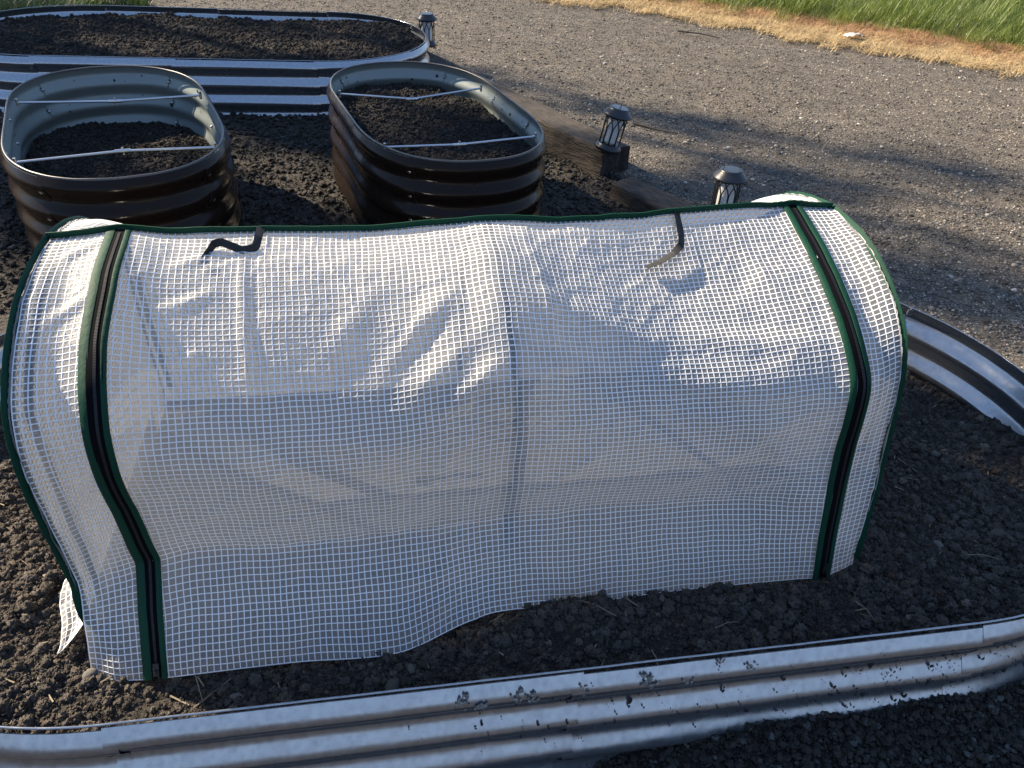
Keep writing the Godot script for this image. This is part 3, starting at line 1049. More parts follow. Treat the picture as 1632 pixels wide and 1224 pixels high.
func prepare_profiles() -> void:
	for s in STATIONS:
		var K: Array = s[1]
		var raw := PackedVector2Array()
		for k in K.size() - 1:
			var p0: Array = K[maxi(k - 1, 0)]
			var p1: Array = K[k]
			var p2: Array = K[k + 1]
			var p3: Array = K[mini(k + 2, K.size() - 1)]
			for i in 12:
				var t := i / 12.0
				if k == 0:   # the skirt under the crease hangs straight
					raw.append(Vector2(lerpf(p1[0], p2[0], t), lerpf(p1[1], p2[1], t) - 0.006 * sin(PI * t)))
					continue
				if k == 1:
					p0 = [2.0 * p1[0] - p2[0], 2.0 * p1[1] - p2[1]]
				raw.append(Vector2(cat(p0[0], p1[0], p2[0], p3[0], t), cat(p0[1], p1[1], p2[1], p3[1], t)))
		raw.append(Vector2(K[-1][0], K[-1][1]))
		# hem to crease is a fixed share of the arc, so that the crease is one thread
		var cum := PackedFloat32Array([0.0])
		for i in range(1, raw.size()):
			cum.append(cum[-1] + raw[i].distance_to(raw[i - 1]))
		var fold := cum[12]
		var out := PackedVector2Array()
		for i in 65:
			var v := i / 64.0
			var want := fold * v / 0.2 if v < 0.2 else fold + (cum[-1] - fold) * (v - 0.2) / 0.8
			var k := clampi(cum.bsearch(want) - 1, 0, raw.size() - 2)
			out.append(raw[k].lerp(raw[k + 1], (want - cum[k]) / maxf(cum[k + 1] - cum[k], 1e-6)))
		prof_cache.append(out)

func prof_at(k: int, v: float) -> Vector2:
	var f := clampf(v, 0.0, 1.0) * 64.0
	var i := mini(int(f), 63)
	return prof_cache[k][i].lerp(prof_cache[k][i + 1], f - i)

# the front cover in greenhouse axes: u along the length, v from hem (0) to ridge (1)
func cover(u: float, v: float) -> Vector3:
	var k := 0
	while k < STATIONS.size() - 2 and u > float(STATIONS[k + 1][0]):
		k += 1
	var x1: float = STATIONS[k][0]
	var x2: float = STATIONS[k + 1][0]
	var t := clampf((u - x1) / (x2 - x1), -0.1, 1.0)
	var a := prof_at(maxi(k - 1, 0), v)
	var b := prof_at(k, v)
	var c := prof_at(k + 1, v)
	var d := prof_at(mini(k + 2, STATIONS.size() - 1), v)
	var s := t * t * (3.0 - 2.0 * t)
	var ts := lerpf(t, s, 0.5)
	var z := lerpf(b.x, c.x, ts)
	var y := lerpf(b.y, c.y, ts)
	if k > 2 and k < STATIONS.size() - 4:
		z = cat(a.x, b.x, c.x, d.x, t)
		y = cat(a.y, b.y, c.y, d.y, t)
	var lean := -(y - 0.25) * 0.088 * sstep(0.75, 1.45, u)
	return Vector3(u + lean, y - GH_Y, z)

func crease(u: float, v: float, u0: float, v0: float, u1: float, v1: float, w: float) -> float:
	# a soft ridge along the segment (u0, v0) - (u1, v1), fading to its ends
	var a := Vector2(u0, v0)
	var b := Vector2(u1, v1)
	var p := Vector2(u, v * 0.95)
	var ab := b - a
	var t := (p - a).dot(ab) / ab.length_squared()
	if t < 0.0 or t > 1.0:
		return 0.0
	var d := (p - a - ab * t).length() / w
	return exp(-d * d) * sin(PI * t)

const FOLDS := [[0.16, 0.24, 0.42, 0.46, 0.016, 0.0030], [0.22, 0.22, 0.60, 0.36, 0.014, 0.0026], [0.30, 0.50, 0.62, 0.40, 0.020, -0.0030],
	[0.48, 0.22, 0.74, 0.50, 0.018, 0.0030], [0.78, 0.23, 0.98, 0.42, 0.016, 0.0030], [0.84, 0.48, 1.20, 0.34, 0.022, 0.0034], [1.05, 0.22, 1.38, 0.48, 0.018, 0.0034],
	[1.20, 0.21, 1.42, 0.30, 0.014, 0.0030], [0.92, 0.54, 1.38, 0.44, 0.024, -0.0036], [0.36, 0.02, 0.44, 0.19, 0.014, 0.0030], [0.62, 0.02, 0.66, 0.18, 0.016, 0.0034], [1.00, 0.02, 1.05, 0.19, 0.014, 0.0026], [1.30, 0.02, 1.27, 0.18, 0.014, 0.0026],
	[0.30, 0.10, 0.90, 0.12, 0.016, 0.0018]]

func wrinkle(u: float, v: float) -> float:
	var d := 0.0045 * noise.get_noise_2d(u * 2.2 + 4.0, v * 2.6) + 0.0016 * noise.get_noise_2d(u * 9.0, v * 9.0 + 3.0)
	d += 0.0011 * fine.get_noise_2d(u * 26.0, v * 26.0) * (0.5 + noise.get_noise_2d(u * 1.5, v * 1.5 + 8.0))
	var rg := 1.0 - minf(1.0, absf(noise.get_noise_2d(u * 4.2 + v * 1.5, v * 3.4 - u * 2.0 + 11.0)) * 7.0)
	d += 0.0014 * rg * rg * (0.35 + maxf(0.0, noise.get_noise_2d(u * 2.0 + 31.0, v * 2.0)))
	var rg2 := 1.0 - minf(1.0, absf(fine.get_noise_2d(u * 11.0 + v * 6.0, v * 7.0 + 71.0)) * 6.0)
	d += 0.0013 * rg2 * rg2 * sstep(0.4, 0.6, v)
	# packing folds that run down the sheet, and drapes pulled from the ridge
	d += 0.0040 * crease(u, v, 0.335, 0.48, 0.325, 0.93, 0.010)
	d -= 0.0030 * crease(u, v, 0.352, 0.45, 0.345, 0.93, 0.012)
	d += 0.0035 * crease(u, v, 0.86, 0.50, 0.83, 0.95, 0.011)
	d += 0.0060 * crease(u, v, 0.52, 0.56, 0.70, 0.78, 0.020)
	d += 0.0055 * crease(u, v, 0.58, 0.53, 0.72, 0.66, 0.018)
	d += 0.0045 * crease(u, v, 0.44, 0.60, 0.56, 0.80, 0.020)
	d -= 0.0050 * crease(u, v, 0.56, 0.58, 0.69, 0.72, 0.022)
	d += 0.0060 * crease(u, v, 0.64, 0.50, 0.76, 0.60, 0.016)
	d += 0.0050 * crease(u, v, 0.20, 0.84, 0.33, 0.90, 0.012)
	d += 0.0050 * crease(u, v, 0.18, 0.74, 0.30, 0.79, 0.013)
	d += 0.0050 * crease(u, v, 0.17, 0.63, 0.27, 0.66, 0.012)
	d += 0.0050 * crease(u, v, 0.17, 0.56, 0.28, 0.565, 0.012)
	d += 0.0070 * crease(u, v, 0.80, 0.74, 1.12, 0.60, 0.030)
	d += 0.0060 * crease(u, v, 1.05, 0.66, 1.42, 0.58, 0.028)
	d -= 0.0050 * crease(u, v, 0.90, 0.90, 1.30, 0.72, 0.060)
	d += 0.0040 * crease(u, v, 1.28, 0.93, 1.36, 0.66, 0.016)
	d += 0.0050 * crease(u, v, 0.02, 0.86, 0.10, 0.92, 0.012)
	d += 0.0050 * crease(u, v, 0.02, 0.70, 0.10, 0.78, 0.012)
	for q in FOLDS:
		d += float(q[5]) * crease(u, v, q[0], q[1], q[2], q[3], q[4])
	# the gathered fold along the crease above the hem
	d += 0.0030 * bell(v, 0.205, 0.012) * (0.6 + noise.get_noise_2d(u * 8.0, 2.0))
	return d

func sheet(root: Node3D, called: String, pos: Callable, nu: int, nv: int, outward: bool, inside = null) -> void:
	# pos(i, j) gives the grid point; every second line is a thread
	var P := PackedVector3Array()
	P.resize(nu * nv)
	for j in nv:
		for i in nu:
			P[j * nu + i] = pos.call(i, j)
	var mb := MB.new()
	mb.grid(P, nu, nv)
	var ok := PackedByteArray()
	if inside != null:
		var poly: PackedVector2Array = inside
		for p in P:
			ok.append(1 if Geometry2D.is_point_in_polygon(Vector2(p.z, p.y), poly) else 0)
		# the points just outside move onto the edge, so that the sheet ends at the hoop
		var grown := ok.duplicate()
		for j in range(1, nv - 1):
			for i in range(1, nu - 1):
				var k := j * nu + i
				if ok[k] or not (ok[k - 1] or ok[k + 1] or ok[k - nu] or ok[k + nu] or ok[k - nu - 1] or ok[k - nu + 1] or ok[k + nu - 1] or ok[k + nu + 1]):
					continue
				var q := Vector2(P[k].z, P[k].y)
				var best := Vector2.INF
				for m in poly.size():
					var c := Geometry2D.get_closest_point_to_segment(q, poly[m], poly[(m + 1) % poly.size()])
					if c.distance_squared_to(q) < best.distance_squared_to(q):
						best = c
				P[k] = Vector3(P[k].x, best.y, best.x)
				mb.V[k] = P[k]
				grown[k] = 1
		ok = grown
		var keep := PackedInt32Array()
		for t in range(0, mb.I.size(), 3):
			if ok[mb.I[t]] and ok[mb.I[t + 1]] and ok[mb.I[t + 2]]:
				keep.append(mb.I[t]); keep.append(mb.I[t + 1]); keep.append(mb.I[t + 2])
		mb.I = keep
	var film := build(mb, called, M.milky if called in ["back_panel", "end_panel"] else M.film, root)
	var th := MB.new()
	var side := 1.0 if outward else -1.0
	var w := 0.00098
	for dirn in 2:
		var lines := nu if dirn == 0 else nv
		var along := nv if dirn == 0 else nu
		var l := 0
		while l < lines:
			var at := th.V.size()
			for m in along:
				var i := l if dirn == 0 else m
				var j := m if dirn == 0 else l
				var k := j * nu + i
				var n: Vector3 = mb.N[k] * side
				var du := (P[j * nu + mini(i + 1, nu - 1)] - P[j * nu + maxi(i - 1, 0)])
				var dv := (P[mini(j + 1, nv - 1) * nu + i] - P[maxi(j - 1, 0) * nu + i])
				var s := (du if dirn == 0 else dv).normalized()
				var p := P[k]
				th.V.append(p - s * w + n * 0.0002)
				th.V.append(p + n * 0.0010)
				th.V.append(p + s * w + n * 0.0002)
				th.N.append((n - s * 0.5).normalized())
				th.N.append(n)
				th.N.append((n + s * 0.5).normalized())
			for m in along - 1:
				var a := at + m * 3
				if ok.size():
					var ka := m * nu + l if dirn == 0 else l * nu + m
					var kb := (m + 1) * nu + l if dirn == 0 else l * nu + m + 1
					if not (ok[ka] and ok[kb]):
						continue
				for c in 2:
					if dirn == 0:
						th.I.append(a + c); th.I.append(a + c + 4); th.I.append(a + c + 1)
						th.I.append(a + c); th.I.append(a + c + 3); th.I.append(a + c + 4)
					else:
						th.I.append(a + c); th.I.append(a + c + 1); th.I.append(a + c + 4)
						th.I.append(a + c); th.I.append(a + c + 4); th.I.append(a + c + 3)
			l += 2
	build(th, "reinforcing_threads", M.thread, film, "stuff")

func cover_disp(u: float, v: float) -> Vector3:
	# the threads wander a little in the sheet
	var uu := u + 0.0016 * fine.get_noise_2d(u * 9.0 + 50.0, v * 9.0)
	var vv := v + 0.0016 * fine.get_noise_2d(u * 9.0, v * 9.0 + 50.0)
	if v < 0.001 or v > 0.999:
		vv = v
	var p := cover(uu, vv)
	var a := cover(uu + 0.004, vv) - cover(uu - 0.004, vv)
	var b := cover(uu, minf(vv + 0.006, 1.0)) - cover(uu, maxf(vv - 0.006, 0.0))
	var n := a.cross(b).normalized()
	var edge := sstep(0.0, 0.02, v) * sstep(1.0, 0.97, v)
	var taut := 1.0 - 0.85 * (bell(u, 0.77, 0.022) + bell(u, 0.024, 0.016) + bell(u, 1.512, 0.016))   # stretched over the hoops
	return p + n * wrinkle(u, v) * edge * taut

func path_on(u_of: Callable, v0: float, v1: float, n: int, lift: float) -> Array:
	var path := PackedVector3Array()
	var side := PackedVector3Array()
	var nor := PackedVector3Array()
	for j in n:
		var v := lerpf(v0, v1, j / (n - 1.0))
		var u: float = u_of.call(v)
		var p := cover(u, v)
		var a := cover(u + 0.004, v) - cover(u - 0.004, v)
		var b := cover(u, minf(v + 0.008, 1.0)) - cover(u, maxf(v - 0.008, 0.0))
		var nn := a.cross(b).normalized()
		path.append(p + nn * lift)
		side.append(a.normalized())
		nor.append(nn)
	return [path, side, nor]

func band_profile(w: float, t: float) -> Array:
	return [[-w / 2, 0.0], [-w / 2 + t * 0.4, t], [0.0, t * 1.25], [w / 2 - t * 0.4, t], [w / 2, 0.0], [0.0, -t * 0.3]]

func make_greenhouse() -> void:
	prepare_profiles()
	var root := base("mini_greenhouse", Vector3(-0.741, GH_Y, -0.864), 0.22)
	tag(root, "low arched greenhouse of clear mesh sheeting with green trim and two zips", "greenhouse")
	var cell := 0.0055
	# door panel between the zips
	var u0 := 0.131
	var u1 := 1.438
	var nu := int((u1 - u0) / cell) / 2 * 2 + 1
	var nv := 173
	sheet(root, "door_panel", func(i, j): return cover_disp(lerpf(u0, u1, i / (nu - 1.0)), j / (nv - 1.0)), nu, nv, true)
	# narrow panels between each zip and the end hoop
	var a := [0.006, 0.113]
	var n1 := 21
	sheet(root, "side_panel", func(i, j): return cover_disp(lerpf(a[0], a[1], i / (n1 - 1.0)), j / (nv - 1.0)), n1, nv, true)
	var b := [1.456, 1.533]
	var n2 := 15
	sheet(root, "side_panel", func(i, j): return cover_disp(lerpf(b[0], b[1], i / (n2 - 1.0)), j / (nv - 1.0)), n2, nv, true)
	# the back, ridge to ground
	var nb := 201
	var mv := 141
	var back := func(u: float, v: float) -> Vector3:
		var x := clampf(u, 0.0, 1.535)
		var f := cover(x, 1.0 - v)
		var gen := cover(1.50, 1.0 - v)
		var top := cover(x, 1.0)
		var g2 := cover(1.50, 1.0)
		# slack between the hoops, so the sheet drops away behind the ridge seam
		var slack := sstep(0.02, 0.16, x) * sstep(1.515, 1.40, x)
		var low := 0.050 * slack * sstep(0.0, 0.10, v) * sstep(1.0, 0.5, v)
		return Vector3(f.x, top.y + (gen.y - g2.y) * (top.y / g2.y) - low, top.z - (gen.z - g2.z)) + Vector3(0, 0, -1) * wrinkle(u + 3.0, v) * sstep(0.0, 0.1, v)
	sheet(root, "back_panel", func(i, j): return back.call(0.004 + 1.529 * i / (nb - 1.0), j / (mv - 1.0)), nb, mv, true)
	# the two closed ends: square sheets cut to the hoop
	for e in 2:
		var ux := 0.004 if e == 0 else 1.533
		var out := -1.0 if e == 0 else 1.0
		var arch := PackedVector2Array()
		for k in 41:
			var p := cover(ux, k / 40.0)
			arch.append(Vector2(p.z if p.y > 0.13 else minf(p.z, 0.012), p.y))
		for k in 41:
			var p: Vector3 = back.call(ux, k / 40.0)
			arch.append(Vector2(p.z, p.y))
		arch.append(Vector2(-0.70, -0.03))
		arch.append(Vector2(0.012 if e == 0 else 0.03, -0.03))
		arch = Geometry2D.offset_polygon(arch, 0.004)[0]
		var ne := 145
		var me := 125
		sheet(root, "end_panel", func(i, j):
			var z: float = 0.055 - 0.0055 * i
			var y: float = -0.02 + 0.0055 * j
			var f := pow(clampf(1.0 - y / 0.30, 0.0, 1.3), 1.7)
			var x: float = ux + out * (-0.001 + f * 0.008 + 0.012 * sstep(0.0, 0.3, y) * sstep(0.62, 0.3, y) * bell(z, -0.33, 0.22) + 0.004 * noise.get_noise_2d(z * 7.0 + e * 9.0, y * 7.0))
			return Vector3(x + (0.0 if e == 0 else -0.088 * y), y, z), ne, me, e == 1, arch)
	# the skirt of the left end lies spread out on the soil
	var ns := 113
	var ms := 19
	sheet(root, "end_skirt", func(i, j):
		var q: float = j / (ms - 1.0)
		var z: float = lerpf(0.004, -0.62, i / (ns - 1.0)) + 0.040 * q * q * sstep(30.0, 0.0, i)
		var x: float = 0.001 - 0.088 * q * (0.62 + 0.38 * sstep(0.0, 24.0, i)) + 0.006 * noise.get_noise_2d(z * 9.0, 4.0) * q
		var y: float = 0.055 * pow(1.0 - q, 2.0) + 0.004 + 0.010 * q * noise.get_noise_2d(z * 14.0, q * 2.0) + 0.012 * q * sin(z * 30.0) * (1.0 - q)
		return Vector3(x, y, z), ns, ms, true)
	# green edging on both end hoops, over the ridge and along both zips
	for e in 2:
		var path := PackedVector3Array()
		var side := PackedVector3Array()
		var nor := PackedVector3Array()
		var uu := 0.002 if e == 0 else 1.534
		var st := 0 if e == 0 else STATIONS.size() - 1
		for j in 120:
			var t := j / 119.0
			var p: Vector3
			if t < 0.6:
				p = cover(uu, lerpf(0.02, 1.0, t / 0.6))
				if e == 0:
					p.z = lerpf(p.z, minf(p.z, 0.004 + 0.1 * p.y), sstep(0.2, 0.0, p.y))
			else:
				p = back.call(uu, lerpf(0.0, 0.9, (t - 0.6) / 0.4))
			path.append(p + Vector3(0, 0.002 * noise.get_noise_2d(t * 30.0, e), 0.002 * noise.get_noise_2d(t * 30.0, e + 5.0)))
		for j in 120:
			var tg := (path[mini(j + 1, 119)] - path[maxi(j - 1, 0)]).normalized()
			var o := Vector3(-1.0 if e == 0 else 1.0, 0, 0)
			var up := (tg.cross(o) if e == 1 else o.cross(tg)).normalized()
			if up.y < 0.0 and path[j].y > 0.5:
				up = -up
			up = up if up.dot(path[j] - Vector3(path[j].x, 0.3, -0.33)) > 0.0 else -up
			side.append((o * 0.55 + up * 0.8).normalized())
			nor.append((o * 0.8 - up * 0.55).normalized())
		if e == 1:
			for j in 120:
				nor[j] = nor[j]
		var tm := MB.new()
		var pr := band_profile(0.021, 0.0022) if e == 1 else band_profile(0.021, 0.0022)
		if e == 0:
			pr.reverse()
		tm.sweep(path, side, nor, pr)
		build(tm, "hoop_edging", M.green, root)
	var rp := PackedVector3Array()
	var rs := PackedVector3Array()
	var rn := PackedVector3Array()
	for i in 160:
		var u := lerpf(0.0, 1.535, i / 159.0)
		var p := cover(u, 1.0)
		p.y += 0.004 + 0.003 * noise.get_noise_2d(u * 7.0, 70.0)
		rp.append(p)
		rs.append(Vector3(0, 0.95, 0.31).normalized())
		rn.append(Vector3(0, -0.31, 0.95).normalized())
	var rm := MB.new()
	rm.sweep(rp, rs, rn, band_profile(0.017, 0.002))
	build(rm, "ridge_edging", M.green, root)
	# zips
	for e in 2:
		var uc := 0.122 if e == 0 else 1.447
		var wob := func(v: float) -> float:
			return uc + 0.004 * noise.get_noise_2d(v * 3.0, 20.0 + e * 7.0) + (0.004 * bell(v, 0.2, 0.05) if e == 0 else 0.0)
		var zr := Node3D.new()
		zr.name = "zip"
		root.add_child(zr, true)
		var c := path_on(wob, 0.004, 0.995, 150, 0.0018)
		var tm := MB.new()
		tm.sweep(c[0], c[1], c[2], band_profile(0.024, 0.001))
		build(tm, "zip_tape", M.zip, zr)
		var gl := path_on(func(v): return wob.call(v) - 0.0155, 0.0, 1.0, 150, 0.0030)
		var lm := MB.new()
		lm.sweep(gl[0], gl[1], gl[2], band_profile(0.0165 if e == 0 else 0.0125, 0.002))
		build(lm, "zip_border", M.green, zr)
		var gr := path_on(func(v): return wob.call(v) + 0.0125 - 0.003 * bell(v, 0.6, 0.2), 0.0, 1.0, 150, 0.0034)
		var rm2 := MB.new()
		rm2.sweep(gr[0], gr[1], gr[2], band_profile(0.0100 if e == 0 else 0.012, 0.002))
		build(rm2, "zip_border", M.green, zr)
		var tt := path_on(wob, 0.02, 0.98, 330, 0.0034)
		var teeth := MB.new()
		for j in 330:
			var tg: Vector3 = tt[1][j].cross(tt[2][j])
			teeth.box(tt[0][j], tt[1][j] * 0.0022, tt[2][j] * 0.0009, tg * 0.0008)
		build(teeth, "zip_teeth", M.teeth, zr, "stuff")
		var pm := MB.new()
		var k := 2 if e == 0 else 4
		var pp: Vector3 = c[0][k] + c[2][k] * 0.004
		pm.box(pp, c[1][k] * 0.005, c[2][k] * 0.003, c[1][k].cross(c[2][k]) * 0.011)
		pm.tube(PackedVector3Array([pp + c[2][k] * 0.004, pp + c[2][k] * 0.006 + Vector3(0.004, -0.018, 0.004), pp + Vector3(0.006, -0.026, 0.012)]), 0.0026, 0.0022, 6)
		build(pm, "zip_puller", M.teeth, zr)
	# the frame inside
	for u: float in [0.024, 0.77, 1.512]:
		var pts := PackedVector3Array()
		for j in 60:
			var t := j / 59.0
			var p: Vector3
			if t < 0.5:
				p = cover(u, lerpf(0.12, 1.0, t * 2.0))
			else:
				p = back.call(u, lerpf(0.0, 0.95, t * 2.0 - 1.0))
			p -= (p - Vector3(p.x, 0.34, -0.33)).normalized() * ((0.0085 if u == 0.77 else 0.0098) + 0.006 * sstep(0.22, 0.08, t))
			if t < 0.5:
				p.z = minf(p.z, -0.012)
			pts.append(p)
		pts.insert(0, Vector3(pts[0].x, -0.03, pts[0].z))
		var hm := MB.new()
		hm.tube(pts, 0.0066, 0.0066, 8)
		build(hm, "hoop_pole", M.pole, root)
	# roll-up ties
	tie(root, [Vector3(0.355, .898, -.331), Vector3(0.352, .893, -.306), Vector3(0.347, .882, -.284), Vector3(0.325, .880, -.278), Vector3(0.292, .893, -.285), Vector3(0.279, .890, -.285), Vector3(0.262, .872, -.268), Vector3(0.263, .858, -.262), Vector3(0.268, .852, -.258), Vector3(0.284, .845, -.264)], 0.014, Vector3(0.1, 1, 0.25))
	tie(root, [Vector3(1.142, .906, -.332), Vector3(1.140, .895, -.308), Vector3(1.139, .880, -.285), Vector3(1.134, .868, -.265), Vector3(1.115, .858, -.250), Vector3(1.085, .846, -.240), Vector3(1.058, .838, -.235)], 0.015, Vector3(0.55, 0.15, 0.8))

func tie(root: Node3D, pts: Array, w: float, facing: Vector3) -> void:
	var cv := Curve3D.new()
	for i in pts.size():
		var p: Vector3 = pts[i] - Vector3(0, GH_Y, 0)
		var t: Vector3 = (pts[mini(i + 1, pts.size() - 1)] - pts[maxi(i - 1, 0)]) * 0.03
		cv.add_point(p, -t, t)
	cv.bake_interval = 0.004
	var path := cv.get_baked_points()
	var side := PackedVector3Array()
	var nor := PackedVector3Array()
	for i in path.size():
		var tg := (path[mini(i + 1, path.size() - 1)] - path[maxi(i - 1, 0)]).normalized()
		var f := facing.normalized()
		if facing.x < 0.3:   # this one drops from the ridge, then twists
			f = Vector3(0.1, 0.25, 1).lerp(Vector3(0.9, 0.3, 0.3), sstep(0.55, 0.68, float(i) / path.size()) * (1.0 - sstep(0.75, 0.85, float(i) / path.size())))
		else:
			f = Vector3(0.2, 0.3, 1).lerp(Vector3(0.35, 0.85, -0.15), sstep(0.35, 0.6, float(i) / path.size()))
		var s := tg.cross(f).normalized()
		side.append(s)
		nor.append(s.cross(tg).normalized())
	var mb := MB.new()
	mb.sweep(path, side, nor, [[-w / 2, -0.0004], [-w / 2, 0.0004], [w / 2, 0.0004], [w / 2, -0.0004]])
	build(mb, "roll_up_tie", M.strap, root)

# ---------------------------------------------------------------- lanterns
func make_lantern() -> Node3D:
	var root := base("solar_lantern", Vector3.ZERO)
	var mb := MB.new()
	mb.lathe([[0.0, 0.0], [0.066, 0.0], [0.070, 0.004], [0.071, 0.014], [0.066, 0.020], [0.060, 0.024], [0.058, 0.032], [0.052, 0.035], [0.0, 0.035]], 32)
	build(mb, "foot", M.black, root)
	var c := MB.new()
	c.lathe([[0.0, 0.034], [0.036, 0.034], [0.0365, 0.05], [0.0365, 0.166], [0.035, 0.171], [0.0, 0.1715]], 24)
	build(c, "candle", M.candle, root)
	var n := 10
	for k in n:
		var a0 := TAU * k / n
		var bm := MB.new()
		# one pointed arch: up one side, over the point, down the other
		var pts := PackedVector3Array()
		for i in 15:
			var t := i / 14.0
			var y := 0.0
			var f := 0.0
			if t < 0.5:
				y = 0.034 + 0.150 * t * 2.0
				f = 0.0 if y < 0.115 else pow((y - 0.115) / 0.069, 1.5)
			else:
				y = 0.034 + 0.150 * (2.0 - t * 2.0)
				f = 2.0 if y < 0.115 else 2.0 - pow((y - 0.115) / 0.069, 1.5)
			var a := a0 + f * TAU / n * 0.96
			pts.append(Vector3(cos(a) * 0.055, y, sin(a) * 0.055))
		bm.tube(pts, 0.0030, 0.0030, 6)
		build(bm, "cage_arch", M.black, root)
	var cap := MB.new()
	cap.lathe([[0.0, 0.172], [0.056, 0.172], [0.058, 0.180], [0.074, 0.180], [0.0765, 0.183], [0.0765, 0.187], [0.070, 0.196], [0.056, 0.209], [0.052, 0.214], [0.050, 0.220], [0.046, 0.222]], 36)
	var cp := build(cap, "cap", M.black, root)
	var s := MB.new()
	s.lathe([[0.0462, 0.2215], [0.044, 0.2225], [0.0, 0.2226]], 32)
	build(s, "solar_panel", M.solar, cp)
	var h := MB.new()
	var hp := PackedVector3Array()
	for i in 17:
		var a := PI * i / 16.0
		hp.append(Vector3(cos(a) * 0.044, 0.212 + 0.046 * pow(sin(a), 0.8), 0.008 * sin(a)))
	h.tube(hp, 0.0014, 0.0014, 6)
	build(h, "handle", M.black, root)
	return root

func make_lanterns() -> void:
	var l := make_lantern()
	l.position = Vector3(0.425, 0.148, -4.06)
	l.rotation = Vector3(-0.03, 1.3, -0.16)
	l.transform.basis = Basis(Vector3(0, 0, 1), -0.17) * Basis(Vector3.UP, 1.35)
	tag(l, "black lantern leaning on the cut end of the square timber", "lantern", "solar lanterns along the drive")
	var l2: Node3D = l.duplicate()
	l2.name = numbered("solar_lantern")
	add_child(l2)
	l2.transform = Transform3D(Basis(Vector3.UP, 0.25), Vector3(0.915, 0.10, -3.375))
	tag(l2, "black lantern standing on the half buried timber just behind the greenhouse", "lantern", "solar lanterns along the drive")
	var l3: Node3D = l.duplicate()
	l3.name = numbered("solar_lantern")
	add_child(l3)
	l3.transform = Transform3D(Basis(Vector3.UP, 0.1), Vector3(-0.80, 0.148, -6.13))
	tag(l3, "black lantern at the rounded end of the far steel bed", "lantern", "solar lanterns along the drive")

# ---------------------------------------------------------------- small things
func stick(pts: Array, r: float, col: Color, label: String, group: String) -> void:
	var mb := MB.new()
	mb.tube(PackedVector3Array(pts), r, r * 0.5, 6)
	var o := build(mb, "twig", mat(col, 0.9))
	tag(o, label, "twig", group)

func front_world(x: float, z: float) -> Vector3:
	# a point of the soil in the near bed, from the bed's own axes
	var c := cos(FRONT_ANG)
	var s := sin(FRONT_ANG)
	return FRONT_AT + Vector3(x * c - z * s, front_soil(x, z), x * s + z * c)

func make_small_things() -> void:
	var g := func(x: float, z: float, h := 0.02) -> Vector3: return Vector3(x, ground_y(x, z) + h, z)
	stick([g.call(0.66, -4.95), g.call(0.80, -4.86, 0.024), g.call(0.92, -4.80)], 0.006, lin(.03, .025, .02), "dark thin twig on the gravel beside the leaning lantern", "")
	stick([g.call(1.36, -7.95), g.call(1.55, -7.83, 0.03), g.call(1.72, -7.76)], 0.008, lin(.02, .018, .016), "short dark stick lying near the dead grass strip", "")
	# pale straws on the soil of the near bed
	for q in [[0.03, 0.55, 0.5, 0.09], [0.30, 0.63, -0.3, 0.05], [0.62, 0.60, 1.2, 0.06], [0.95, 0.50, 0.2, 0.07], [-0.68, 0.60, 1.0, 0.07], [0.16, 0.66, 1.4, 0.05]]:
		var a := front_world(q[0], q[1]) + Vector3(0, 0.010, 0)
		var d := Vector3(cos(q[2]), 0.12, sin(q[2])) * float(q[3])
		stick([a, a + d * 0.5 + Vector3(0, 0.008, 0), a + d], 0.0010, lin(.25, .20, .13), "thin pale straw lying on the soil of the near steel bed", "straws on the near soil")
	# pebbles
	var peb := [rock(81, 0.25, 2), rock(82, 0.25, 2), rock(83, 0.25, 2)]
	var spots := [[-0.66, 0.585, 0.014], [-0.60, 0.66, 0.010], [-0.86, 0.58, 0.011], [0.90, 0.47, 0.010], [1.12, 0.15, 0.012], [0.88, -0.10, 0.009], [1.20, 0.44, 0.020], [-0.33, 0.665, 0.015], [-0.295, 0.64, 0.008], [-0.16, 0.675, 0.010], [0.10, 0.64, 0.009], [1.06, -0.05, 0.009]]
	for i in spots.size():
		var q: Array = spots[i]
		var r: float = q[2]
		var b := rng.randf_range(0.055, 0.11)
		var o := put(peb[i % 3], "pebble", mat(lin(b, b * 0.9, b * 0.76), 0.85))
		o.position = front_world(q[0], q[1]) + Vector3(0, r * 0.45, 0)
		o.basis = Basis.from_euler(Vector3(0.3, rng.randf() * 6, 0.2)).scaled_local(Vector3(r * 1.25, r * 0.9, r))
		tag(o, "pale rounded pebble lying on the dark soil of the near steel bed", "pebble", "pebbles in the near bed")
	# a dry leaf on the soil
	var mb := MB.new()
	var P := PackedVector3Array()
	for j in 7:
		var t := j / 6.0
		var w := 0.009 * sin(PI * (0.08 + 0.9 * t))
		for i in 3:
			P.append(Vector3((i - 1) * w, 0.004 * absf(i - 1) + 0.008 * sin(t * 3.0), -0.022 + 0.045 * t))
	mb.grid(P, 3, 7)
	var lf := build(mb, "dry_leaf", mat(lin(.20, .16, .11), 0.7))
	lf.position = front_world(1.02, 0.02) + Vector3(0, 0.012, 0)
	lf.rotation = Vector3(0.2, 0.9, 0.4)
	tag(lf, "curled pale dry leaf on the soil beside the greenhouse", "leaf")
	# a scrap of pale litter on the dead grass
	var sm := MB.new()
	var Q := PackedVector3Array()
	for j in 7:
		for i in 9:
			var x := -0.09 + 0.0225 * i
			var z := -0.055 + 0.018 * j
			Q.append(Vector3(x * (1.0 - 0.1 * absf(z) * 10.0), 0.035 * absf(noise.get_noise_2d(x * 16.0, z * 16.0)) + 0.035 * cos(x * 14.0), z))
	sm.grid(Q, 9, 7)
	var sc := build(sm, "litter_scrap", M.scrap)
	sc.position = Vector3(3.02, ground_y(3.02, -7.95) + 0.05, -7.95)
	sc.rotation.y = 0.3
	tag(sc, "crumpled pale scrap lying on the dead grass strip", "litter")

